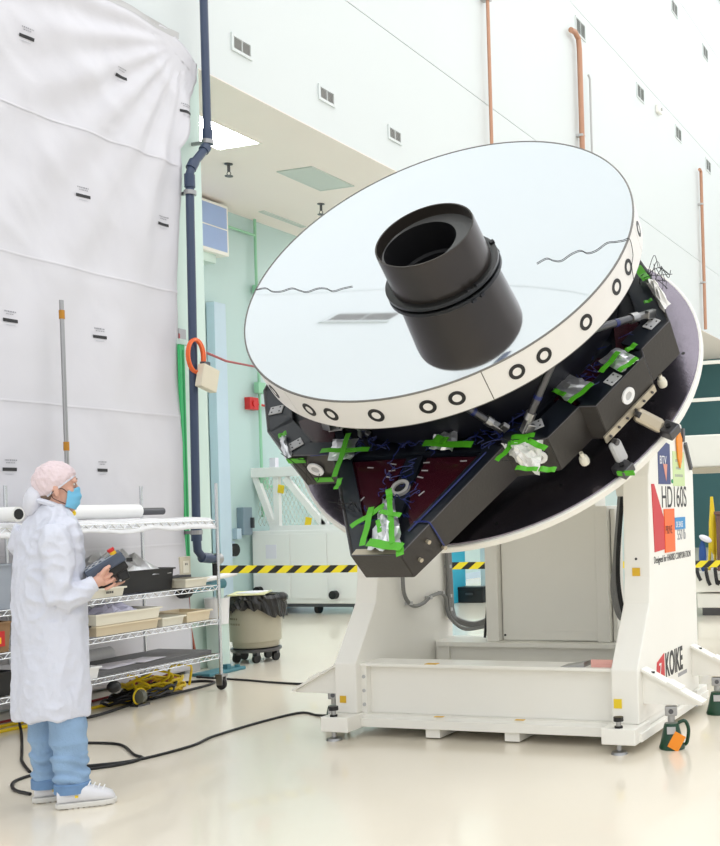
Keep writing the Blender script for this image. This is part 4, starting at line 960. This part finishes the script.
# ------------------------------------------------------------ waste bin on its dolly
t = thing('waste_bin', 'round beige waste bin with black liner on a wheeled dolly', 'bin', (-7.12, 9.15, 0)); t.scale = (1.13, 1.13, 1.04)
MB().lathe([(0, .14), (.19, .14), (.195, .15), (.225, .58), (.24, .585), (.24, .62), (.225, .62), (.215, .2), (0, .2)], seg=36).build('body', bin_m, t, smooth=True)
rr_ = random.Random(4); m = MB(); seg = 60
vs = []
for j, (r_, z) in enumerate(((.17, .5), (.222, .61), (.245, .63), (.258, .6), (.262, .54), (.262, .46))):
    for k in range(seg): 
        an = 2 * math.pi * k / seg; w_ = rr_.uniform(-.012, .014) if j > 1 else 0; zz = z + (rr_.uniform(-.02, .02) - .05 * math.sin(an * 2 + 1) if j > 3 else 0)
        vs.append(((r_ + w_) * math.cos(an), (r_ + w_) * math.sin(an), zz))
m.add(vs, [(j * seg + k, j * seg + (k + 1) % seg, (j + 1) * seg + (k + 1) % seg, (j + 1) * seg + k) for j in range(5) for k in range(seg)])
m.build('liner', bag_m, t, solid=.003)
MB().sphere((.23, .06, .6), (.06, .06, .05), 10, 8).build('liner_knot', bag_m, t)
MB().lathe([(0, .1), (.21, .1), (.215, .11), (.215, .13), (0, .13)], seg=30).build('dolly', dark_steel, t, smooth=True)
for k in range(5):
    an = R(72 * k + 20); c_ = Vector((.17 * math.cos(an), .17 * math.sin(an), .045))
    w_ = MB().cyl(c_ + Vector((-.012, 0, 0)), c_ + Vector((.012, 0, 0)), .045, 16).build('wheel', rubber, t, smooth=True); MB().box(c_.x - .025, c_.x + .025, c_.y - .02, c_.y + .02, .07, .1).build('fork', dark_steel, w_)
m = MB()
for zz, n_ in ((.42, 5), (.37, 6), (.33, 3)):
    for i in range(n_):
        an = R(-120 + i * 6); m.obox((.222 * math.cos(an) * (.195 + .03 * (zz - .15) / .43) / .215, .222 * math.sin(an) * (.195 + .03 * (zz - .15) / .43) / .215, zz), .004, .012, .018, Matrix.Rotation(an, 3, 'Z'))
m.build('stencil_marks', mat('stencil', (120, 112, 92), .6), t)
t = thing('cardboard_sheet', 'pale yellow board lying on the bin rim', 'board', (-7.15, 9.12, .66)); MB().obox((0, 0, .012), .34, .5, .012, Matrix.Rotation(.5, 3, 'Z')).build('board', mat('pale_board', (226, 224, 176), .6), t); MB().obox((0.02, 0.02, .022), .2, .3, .006, Matrix.Rotation(.2, 3, 'Z')).build('sheet', paper_m, t)
t = thing('white_bucket', 'white bucket standing between the shelf post and the waste bin', 'bucket', (-7.17, 8.66, .42)); MB().lathe([(0, 0), (.1, 0), (.115, .24), (.12, .25), (.11, .25), (.1, .02), (0, .02)], seg=24).build('pail', print_white, t, smooth=True); MB().box(-.08, .08, -.06, .06, -.42, 0).build('stand', wall_mint, t)
t = thing('brick_red_clip', 'red metal clamp leaning on the mint column', 'clamp', (-7.28, 8.4, 0.15))
for s in (-1, 1): MB().bar((0, 0.0, .33), (0, .07 * s, 0.02), .02, .02).build('leg', mat('brick_red', (176, 92, 70), .5), t)
MB().box(-.03, .03, -.1, .1, -.15, .02).build('block', light_grey, t)

# ------------------------------------------------------------ cables on the floor
def cable(name, label, pts, r, m_, cat='cable', n_=8):
    p0 = Vector((*pts[0][:2], 0)); P_ = [Vector((p[0], p[1], (p[2] if len(p) > 2 else r))) - p0 for p in pts]
    t = thing(name, label, cat, p0); MB().tube(spline(P_, n_), r, 8).build('cable', m_, t, smooth=True)
    MB().cyl(P_[0], P_[0] + (P_[0] - P_[1]).normalized() * .05, r * 1.5, 8).build('end_sleeve', m_, t); return t
cable('floor_cable', 'black cable running from under the shelf post to behind the stand', [(-6.9, 8.1), (-6.4, 8.03), (-6.0, 7.95), (-5.64, 7.93), (-5.2, 8.05), (-4.6, 8.0), (-4.0, 8.2)], .009, black)
cable('floor_cable', 'black cable curving from the left jack across the open floor to the person', [(-4.33, 6.55, .16), (-4.5, 6.6, .05), (-4.72, 6.72), (-4.91, 6.78), (-4.98, 6.45), (-4.99, 5.97), (-4.93, 5.7), (-4.95, 5.42), (-5.02, 5.22), (-5.18, 5.08), (-5.3, 4.95), (-5.3, 4.72), (-5.14, 4.56), (-4.96, 4.5)], .009, black)
cable('floor_cable', 'black cable loop on the floor right of the jeans', [(-5.85, 5.45), (-5.72, 5.6), (-5.5, 5.63), (-5.35, 5.57), (-5.12, 5.4), (-4.99, 5.33), (-4.99, 5.18), (-5.12, 5.02), (-5.3, 5.02)], .009, black)
cable('floor_cable', 'black cable dropping from the shelf behind the coat hem', [(-6.75, 6.1, .3), (-6.7, 6.0, .1), (-6.4, 5.75), (-5.9, 5.3), (-5.68, 5.1), (-5.4, 4.9)], .009, black)
cable('floor_cable', 'thick black cable bending round the yellow coil under the shelf', [(-6.45, 6.2), (-6.4, 6.4), (-6.48, 6.8), (-6.52, 7.1), (-6.5, 7.5), (-6.55, 7.85), (-6.75, 7.9), (-6.85, 7.7), (-6.8, 7.3)], .011, black)
def coil(name, label, c, rx, ry, m_, r, turns, seed):
    rr_ = random.Random(seed); t = thing(name, label, 'cable coil', (*c, 0))
    for k in range(turns):
        a_ = rx * rr_.uniform(.75, 1.1); b_ = ry * rr_.uniform(.75, 1.1); dx, dy = rr_.uniform(-.04, .04), rr_.uniform(-.05, .05)
        MB().tube([(dx + a_ * math.cos(2 * math.pi * i / 28), dy + b_ * math.sin(2 * math.pi * i / 28), r + r * 1.7 * k + .02 * math.sin(i)**2) for i in range(28)], r, 7, closed=True).build('loop', m_, t, smooth=True)
    return t
coil('yellow_coil', 'yellow cable coil on the floor under the lowest shelf', (-6.75, 7.35), .2, .28, yellow, .012, 5, 1)
coil('black_coil', 'black cable coil on the floor under the shelf, left of the caster', (-6.62, 7.1), .14, .3, black, .012, 4, 2)
coil('red_coil', 'red cable coil behind the yellow coil under the shelf', (-6.95, 7.6), .16, .22, mat('red_wire', (150, 40, 40), .5), .01, 4, 3)
cable('yellow_cable', 'yellow cable hanging in a loose bow from the lowest shelf', [(-6.5 - .04 * (i % 3), 6.85 + .028 * i + .11 * math.sin(i * .62), .14 + .085 * math.cos(i * .62)) for i in range(24)] + [(-6.6, 7.6, .03)], .01, yellow, n_=4)
cable('yellow_cable', 'yellow cable lying along the floor under the shelf', [(-6.75, 5.2), (-6.78, 5.9), (-6.7, 6.5), (-6.66, 7.0), (-6.72, 7.4)], .012, yellow)
cable('yellow_cable', 'second yellow cable on the floor left of the coat hem', [(-6.5, 4.6), (-6.6, 5.2), (-6.62, 5.8), (-6.5, 6.3)], .012, yellow)
cable('red_floor_cable', 'red and green cables on the floor below the lowest shelf', [(-6.95, 5.9), (-6.9, 6.5), (-6.95, 7.0), (-6.95, 7.4)], .01, mat('red_wire', (0, 0, 0)))
cable('orange_cable', 'orange cable end at the right edge beside the farther jack', [(-1.84, 7.36), (-1.7, 7.42), (-1.5, 7.5), (-1.2, 7.6)], .012, orange)
t = thing('grey_reel', 'small grey cable reel under the shelf edge', 'reel', (-6.42, 6.85, .0))
MB().cyl((0, -.02, .07), (0, .02, .07), .055, 20).build('drum', mat('reel_grey', (104, 106, 96), .5), t, smooth=True); MB().tube([(0, .065 * math.cos(2*math.pi*i/20), .07 + .062 * math.sin(2*math.pi*i/20)) for i in range(20)], .007, 6, closed=True).build('strap', yellow, t, smooth=True)
MB().box(-.04, .04, -.06, .06, 0, .015).build('foot', dark_steel, t)
t = thing('teal_floor_base', 'teal metal base plate on the floor beside the shelf caster', 'base', (-6.95, 8.35, 0)); MB().box(-.1, .1, -.2, .3, .0, .03).build('plate', teal_strut, t, .008); MB().box(0, .05, 0.1, .15, .03, .07).build('lug', teal_strut, t); MB().cyl((.05, .24, .03), (.05, .24, .05), .025).build('bolt', teal_strut, t)
# ------------------------------------------------------------ person in a white coat
def loft(mb, rings, seg=28, cap=True):
    o = len(mb.v)
    for (cx, cy, cz, rx, ry, yaw, p) in rings:
        for k in range(seg):
            an = 2 * math.pi * k / seg; c_, s_ = math.cos(an), math.sin(an)
            x = rx * math.copysign(abs(c_) ** (2 / p), c_); y = ry * math.copysign(abs(s_) ** (2 / p), s_)
            mb.v.append((cx + x * math.cos(yaw) - y * math.sin(yaw), cy + x * math.sin(yaw) + y * math.cos(yaw), cz))
    n_ = len(rings)
    for i in range(n_ - 1):
        for k in range(seg):
            k2 = (k + 1) % seg; mb.f.append((o + i * seg + k, o + i * seg + k2, o + (i + 1) * seg + k2, o + (i + 1) * seg + k))
    if cap:
        mb.f.append(tuple(o + k for k in reversed(range(seg)))); mb.f.append(tuple(o + (n_ - 1) * seg + k for k in range(seg)))
    return mb
def remesh(mb, name, m_, parent, vox, smooth_it=2, fold=None, cut=None):
    me = bpy.data.meshes.new(name); me.from_pydata(mb.v, [], mb.f)
    bm = bmesh.new(); bm.from_mesh(me); bmesh.ops.remove_doubles(bm, verts=bm.verts, dist=1e-6); bmesh.ops.recalc_face_normals(bm, faces=bm.faces); bm.to_mesh(me); bm.free()
    o = bpy.data.objects.new(name, me); col.objects.link(o)
    md = o.modifiers.new('r', 'REMESH'); md.mode = 'VOXEL'; md.voxel_size = vox
    if smooth_it: s2 = o.modifiers.new('s', 'SMOOTH'); s2.iterations = smooth_it; s2.factor = .5
    me2 = bpy.data.meshes.new_from_object(o.evaluated_get(bpy.context.evaluated_depsgraph_get()))
    o.modifiers.clear(); o.data = me2; bpy.data.meshes.remove(me); me2.name = name
    if fold:
        ns = [v.normal.copy() for v in me2.vertices]
        for v, nn in zip(me2.vertices, ns): v.co += nn * fold(v.co, nn)
    if cut:
        bm = bmesh.new(); bm.from_mesh(me2); bmesh.ops.delete(bm, geom=[f for f in bm.faces if cut(f.calc_center_median())], context='FACES'); bm.to_mesh(me2); bm.free()
    me2.materials.clear(); me2.materials.append(m_); me2.polygons.foreach_set('use_smooth', [True] * len(me2.polygons))
    o.parent = parent
    return o
PYAW = R(46.9); PROOT = Vector((-4.7140, 4.4155, 0))
per = thing('person', 'person in white cleanroom coat, bouffant cap and blue mask holding a control pendant', 'person', PROOT, PYAW)
TY = R(22)
# body: one continuous surface
bd = MB()
hx = .056
bd.sphere((hx - .005, -.03, 1.655), (.096, .076, .1), 28, 18)
bd.sphere((hx + .036, -.03, 1.585), (.052, .057, .088), 24, 16)
bd.sphere((hx + .042, -.03, 1.52), (.042, .042, .034), 16, 10)
bd.tube([(hx + .076, -.03, 1.65), (hx + .087, -.03, 1.622), (hx + .096, -.03, 1.598)], [.011, .013, .016], 12)
bd.sphere((hx + .088, -.03, 1.588), (.014, .019, .012), 12, 8)
for s in (-1, 1):
    bd.sphere((hx + .078, -.03 + .034 * s, 1.655), (.018, .028, .011), 12, 8)      # brow ridge
    bd.sphere((hx + .056, -.03 + .042 * s, 1.607), (.024, .019, .02), 12, 8)      # cheek bone
    bd.sphere((hx - .008, -.03 + .079 * s, 1.612), (.018, .01, .033), 12, 10, Matrix.Rotation(R(-12), 3, 'Y'))   # ear
    bd.sphere((hx - .002, -.03 + .079 * s, 1.586), (.011, .009, .014), 10, 8)
bd.sphere((hx + .08, -.03, 1.548), (.014, .026, .012), 12, 8)                  # lips under the mask
bd.tube([(hx - .005, -.03, 1.6), (hx - .03, -.03, 1.52), (hx - .05, -.03, 1.42)], [.055, .053, .068], 20)
loft(bd, [(0, -.03, .78, .1, .15, TY, 2.2), (0, -.03, .95, .11, .15, TY, 2.2), (.01, -.03, 1.2, .1, .15, TY, 2.2), (.015, -.03, 1.36, .08, .15, TY, 2.2), (.01, -.03, 1.44, .055, .09, TY, 2.2)])
def leg_pts(hip, knee, ank): return [hip, knee, ank]
bd.tube([(.06, -.11, .85), (.095, -.125, .48), (.085, -.13, .1)], [.075, .052, .038], 16)
bd.tube([(-.04, .06, .85), (-.02, .065, .48), (-.018, .06, .1)], [.075, .052, .038], 16)
bd.tube([(.085, -.13, .12), (.1, -.135, .05), (.2, -.15, .035)], [.036, .035, .03], 12)
bd.tube([(-.018, .06, .12), (-.01, .06, .05), (.08, .06, .035)], [.036, .035, .03], 12)
SR, ER, WR = (.04, -.21, 1.40), (.045, -.235, 1.055), (.205, -.205, 1.125)
SL, EL, WL = (-.1, .15, 1.40), (.06, .17, 1.08), (.22, .02, 1.12)
bd.tube([(.03, -.17, 1.37), ER], [.045, .036], 14); bd.tube([ER, WR], [.04, .026], 14)
bd.tube([(-.06, .11, 1.37), EL], [.045, .036], 14); bd.tube([EL, WL], [.04, .026], 14)
# right hand closed round the pendant grip: palm, four fingers, thumb
bd.tube([WR, (.228, -.207, 1.138), (.25, -.208, 1.152)], [.026, .03, .03], 14)
bd.sphere((.25, -.2, 1.152), (.034, .017, .042), 14, 10, Matrix.Rotation(R(35), 3, 'Y'))
for i, (ln, rr_) in enumerate(((1.0, .0086), (1.12, .009), (1.05, .0086), (.82, .0076))):
    bx, bz = .25 + .011 * i, 1.176 - .0245 * i
    bd.tube([(bx - .024, -.204, bz - .008), (bx - .004, -.213, bz + .0), (bx + .017 * ln, -.217, bz + .011), (bx + .027 * ln, -.2, bz + .019), (bx + .024 * ln, -.174, bz + .022)], [rr_ * 1.1, rr_ * 1.15, rr_, rr_ * .95, rr_ * .8], 10)
bd.tube([(.238, -.215, 1.15), (.245, -.232, 1.175), (.262, -.236, 1.2), (.285, -.228, 1.215)], [.014, .0125, .011, .009], 10)
# left hand on the far side
bd.tube([WL, (.245, .0, 1.135), (.27, -.01, 1.15)], [.026, .03, .028], 14)
for i in range(4): bd.tube([(.262 + .015 * i, -.012, 1.165 - .022 * i), (.3 + .015 * i, -.005, 1.18 - .022 * i), (.33 + .01 * i, -.03, 1.19 - .022 * i)], [.0095, .009, .0078], 9)
bd.tube([(.245, .005, 1.15), (.255, .02, 1.18), (.28, .02, 1.2)], [.013, .011, .009], 9)
remesh(bd, 'body', skin_m, per, .0042, 2)
for s in (-1, 1):
    e = MB().sphere((hx + .0775, -.03 + .032 * s, 1.638), (.008, .011, .0075), 14, 10).build('eye', mat('eye_white', (228, 222, 216), .3), per, smooth=True)
    MB().sphere((hx + .083, -.03 + .032 * s, 1.638), (.0045, .006, .006), 10, 8).build('iris', eye_m, e, smooth=True)
    MB().tube([(hx + .088, -.03 + .016 * s, 1.66), (hx + .092, -.03 + .034 * s, 1.665), (hx + .08, -.03 + .054 * s, 1.657)], [.003, .004, .002], 8).build('eyebrow', hair_m, per, smooth=True)
MB().sphere((hx - .05, -.03, 1.575), (.05, .06, .04), 16, 10).build('nape_hair', hair_m, per, smooth=True)
# coat: body, sleeves, collar as one garment
ct = MB()
loft(ct, [(.004, -.03, .45, .17, .215, TY, 2.3), (.006, -.03, .6, .167, .212, TY, 2.3), (.006, -.03, .85, .16, .206, TY, 2.3), (.008, -.03, 1.05, .158, .202, TY, 2.3), (.014, -.03, 1.25, .143, .202, TY, 2.3), (.02, -.03, 1.37, .130, .212, TY, 2.3), (.022, -.03, 1.445, .105, .18, TY, 2.2), (.024, -.03, 1.50, .082, .11, TY, 2), (.026, -.03, 1.535, .07, .078, TY, 2)], 48)
ct.tube([(.035, -.17, 1.405), (.042, -.195, 1.36), (.05, -.215, 1.22), (.05, -.222, 1.1), (.058, -.222, 1.04)], [.075, .08, .074, .07, .062], 22)
ct.tube([(.04, -.222, 1.06), (.08, -.218, 1.05), (.13, -.213, 1.085), (.175, -.21, 1.112), (.196, -.208, 1.122)], [.058, .068, .062, .052, .042], 22)
ct.tube([(-.07, .12, 1.405), (-.1, .15, 1.34), (-.03, .17, 1.2), (.05, .165, 1.08)], [.078, .08, .074, .064], 20)
ct.tube([(.04, .165, 1.08), (.12, .12, 1.09), (.2, .045, 1.118)], [.064, .06, .043], 20)
def ridge(v): return 1 - 2 * min(1, abs(v) * 2.2)
def cfold(p, nn):
    w1 = noise.noise((p.x * 3, p.y * 3, p.z * 2))
    f_ = .005 * noise.noise((p.x * 6, p.y * 6, p.z * 2.0))
    f_ += .006 * ridge(noise.noise((p.x * 8 + 2 * w1, p.y * 8, p.z * 2.2 + 2 * w1))) + .0022 * ridge(noise.noise((p.x * 22, p.y * 22, p.z * 14 + 9)))
    if p.z < 1.0: f_ += .006 * math.sin(math.atan2(p.y + .03, p.x) * 8 + 3 * w1) * (1.05 - p.z)
    if p.y < -.15 and p.z > .95: f_ += .007 * ridge(noise.noise((p.x * 9 + p.z * 12, p.y * 6, p.z * 7 - p.x * 9)))      # sleeve creases
    return f_
coat = remesh(ct, 'coat', coat_m, per, .008, 3, cfold)
MB().tube([(.186, -.2095, 1.116), (.205, -.206, 1.1255), (.215, -.205, 1.13)], [.042, .043, .038], 20).build('cuff', coat_m, coat, smooth=True)
MB().tube([(.022 + .07 * math.cos(a_ + TY) , -.03 + .076 * math.sin(a_ + TY), 1.528 - .03 * math.cos(a_)) for a_ in [2 * math.pi * i / 24 for i in range(24)]], .015, 8, closed=True).build('collar', coat_m, coat, smooth=True)
# jeans
jn = MB()
def legloft(x0, y0, x1, y1):
    rs = []
    for i in range(30):
        t_ = i / 29; z = .80 - .725 * t_; x = x0 + (x1 - x0) * t_; y = y0 + (y1 - y0) * t_
        r_ = .094 - .014 * t_ + (.007 * math.sin(i * 1.75) if t_ > .62 else .003 * math.sin(i * .9)) 
        rs.append((x + .004 * math.sin(i * 1.3), y, z, r_, r_ * .92, .2 * math.sin(i), 2))
    loft(jn, rs, 26)
legloft(.06, -.11, .088, -.135); legloft(-.03, .06, -.015, .06)
loft(jn, [(0, -.03, .76, .14, .17, TY, 2), (0, -.03, .9, .15, .18, TY, 2)], 26)
def jfold(p, nn): return .006 * noise.noise((p.x * 9, p.y * 9, p.z * 7)) + (.006 * math.sin(p.z * 120 + 25 * (p.x + p.y) + 5 * noise.noise((p.x * 9, p.y * 9, 1))) if p.z < .27 else 0)
jeans = remesh(jn, 'jeans', jean_m, per, .009, 2, jfold)
for cx, cy in ((.088, -.135), (-.015, .06)):
    MB().lathe([(.074, .074), (.085, .074), (.086, .12), (.076, .126)], (cx, cy, 0), 28, close=True).build('hem', jean_cuff, jeans, smooth=True)
# shoes
def shoe(hx_, hy, yaw, L_):
    rt = Matrix.Rotation(yaw, 3, 'Z')
    def T(p): q = rt @ Vector(p); return (hx_ + q.x, hy + q.y, q.z)
    u = MB()
    prof_ = [(0, .043, .1), (.04, .049, .112), (.1, .05, .124), (.15, .053, .112), (.2, .056, .094), (.25, .053, .08), (.285, .042, .064), (.3, .02, .042)]
    rings_ = []
    o_ = len(u.v); seg = 20
    for x, w_, h in prof_:
        for k in range(seg):
            an = 2 * math.pi * k / seg; c_, s_ = math.cos(an), math.sin(an)
            u.v.append(T((x * L_ / .3, w_ * math.copysign(abs(c_) ** .75, c_), .024 + (h - .024) * .5 * (1 + math.copysign(abs(s_) ** .8, s_)))))
    for i in range(len(prof_) - 1):
        for k in range(seg): k2 = (k + 1) % seg; u.f.append((i * seg + k, i * seg + k2, (i + 1) * seg + k2, (i + 1) * seg + k))
    u.f.append(tuple(range(seg))); u.f.append(tuple((len(prof_) - 1) * seg + k for k in range(seg)))
    s = u.build('shoe', shoe_m, per, smooth=True)
    so = MB(); P_ = []
    for x, w_ in [(-.012, .02), (0, .042), (.05, .052), (.12, .05), (.2, .056), (.26, .052), (.295, .036), (.31, .012)]: P_.append((x, w_))
    poly_ = [(x * L_ / .3, -w_) for x, w_ in P_] + [(x * L_ / .3, w_) for x, w_ in reversed(P_)]
    so.prism(poly_, .004, .03, lambda a, b, h: T((a, b, h))); so.build('sole', sole_m, s, .006)
    tr = MB()
    for i in range(11): tr.obox(T((.01 + .028 * i * L_ / .3, 0, .004)), .016, .09 if 1 < i < 9 else .06, .008, rt)
    tr.build('tread', sole_m, s)
    for i in range(5):
        x = .12 + .022 * i; z = .122 - .0085 * i + .004
        MB().tube([T((x, -.03, z - .012)), T((x + .008, 0, z + .004)), T((x, .03, z - .012))], .0035, 6).build('lace', print_white, s)
    MB().obox(T((.09, -.0515, .062)), .014, .004, .012, rt).build('brand_patch', yellow_tag, s)
shoe(.02, -.15, R(-6), .262); shoe(-.085, .055, R(0), .265)
# mask with pleats and ear loops
mk = MB()
def mf(u, v_):
    an = R(-66) + R(132) * u; ca = max(0, math.cos(an))
    zt = 1.598 + .028 * ca ** 2; zb = 1.535 - .03 * ca          # taller at the nose, narrower at the ears
    z = zt + (zb - zt) * v_
    r_ = .068 + .030 * ca ** 1.5 * math.sin(math.pi * (.16 + .72 * v_)) + .0022 * math.sin(v_ * math.pi * 6) * ca
    return (hx + .018 + r_ * math.cos(an) - .012 * v_, -.03 + .070 * math.sin(an), z)
mask = mk.grid(mf, 34, 30).build('face_mask', mask_m, per, smooth=True, solid=.002)
for s in (-1, 1):
    MB().tube(spline([(hx + .045, -.03 + .068 * s, 1.595), (hx + .02, -.03 + .08 * s, 1.615), (hx - .02, -.03 + .086 * s, 1.6), (hx - .022, -.03 + .084 * s, 1.57), (hx + .01, -.03 + .076 * s, 1.55), (hx + .036, -.03 + .068 * s, 1.537)], 5), .0022, 6).build('ear_loop', loop_m, mask, smooth=True)
# bouffant cap
bn = MB(); rb_ = random.Random(2)
def bf(u, v_):
    th = math.pi * v_ * .60; an = 2 * math.pi * u
    d = Vector((math.sin(th) * math.cos(an), math.sin(th) * math.sin(an), math.cos(th)))
    d = Matrix.Rotation(R(-38), 3, 'Y') @ d          # crown tipped back over the head
    w_ = 1 + .05 * noise.noise(d * 4) + .03 * noise.noise(d * 11) + .014 * math.sin(an * 26 + 3 * noise.noise(d * 3)) * (.3 + v_)
    if v_ > .9: w_ *= 1 - .9 * (v_ - .9)
    return (hx - .008 + .108 * w_ * d.x, -.03 + .092 * w_ * d.y, 1.648 + .112 * w_ * d.z)
bonnet = bn.grid(bf, 96, 26).build('bouffant_cap', bonnet_m, per, smooth=True)
el = MB().tube([Vector(bf(i / 48, 1.0)) for i in range(48)], .005, 6, closed=True).build('elastic', hood_m, bonnet, smooth=True)
hd = MB().sphere((hx - .105, -.01, 1.56), (.05, .085, .085), 20, 14, Matrix.Rotation(R(15), 3, 'Y')); hd.build('folded_hood', hood_m, per, smooth=True)

# ------------------------------------------------------------ hand-held control pendant
pen = thing('control_pendant', 'dark slate control pendant with red stop button held by the person', 'control pendant', PROOT, PYAW)
pc = Vector((.262, -.13, 1.215))
rp = Matrix.Rotation(R(-31), 3, 'Y') @ Matrix.Rotation(R(4), 3, 'X')
pen.location = PROOT + Matrix.Rotation(PYAW, 3, 'Z') @ pc
def PB(): return MB()
def pbox(c_, sx, sy, sz): return MB().obox(rp @ Vector(c_), sx, sy, sz, rp)
pbox((0, 0, 0), .2, .15, .052).build('body', pendant_m, pen, .008)
fc = pbox((-.01, 0, .028), .165, .12, .006).build('keypad', screen_m, pen, .002)
for i in range(5):
    for j in range(3): pbox((-.08 + .018 * i, -.045 + .04 * j, .032), .015, .024, .005).build('key', light_grey if (i + j) % 2 else pendant_m, fc)
pbox((.04, 0, .032), .045, .09, .003).build('display', mat('display', (70, 90, 92), .2), fc)
MB().tube([rp @ Vector((.066, -.045, .028)), rp @ Vector((.066, -.045, .045))], .016, 14).build('button_base', amber, pen)
MB().lathe([(0, .022), (.017, .02), (.019, .012), (.013, 0), (0, 0)], rp @ Vector((.066, -.045, .043)), 16, rp).build('stop_button', red, pen, smooth=True)
pbox((.035, 0, -.045), .11, .1, .05).build('grip', black, pen, .01)
MB().bar(rp @ Vector((.05, .0, -.05)), rp @ Vector((.035, 0, -.12)), .06, .06).build('handle', black, pen, .012)
MB().bar(rp @ Vector((.1, -.03, -.03)), rp @ Vector((.125, -.03, -.045)), .02, .02).build('cable_gland', black, pen)
MB().tube([rp @ Vector((.02, -.02, -.105)), rp @ Vector((.02, -.042, -.105))], .006, 8).build('screw', steel, pen)
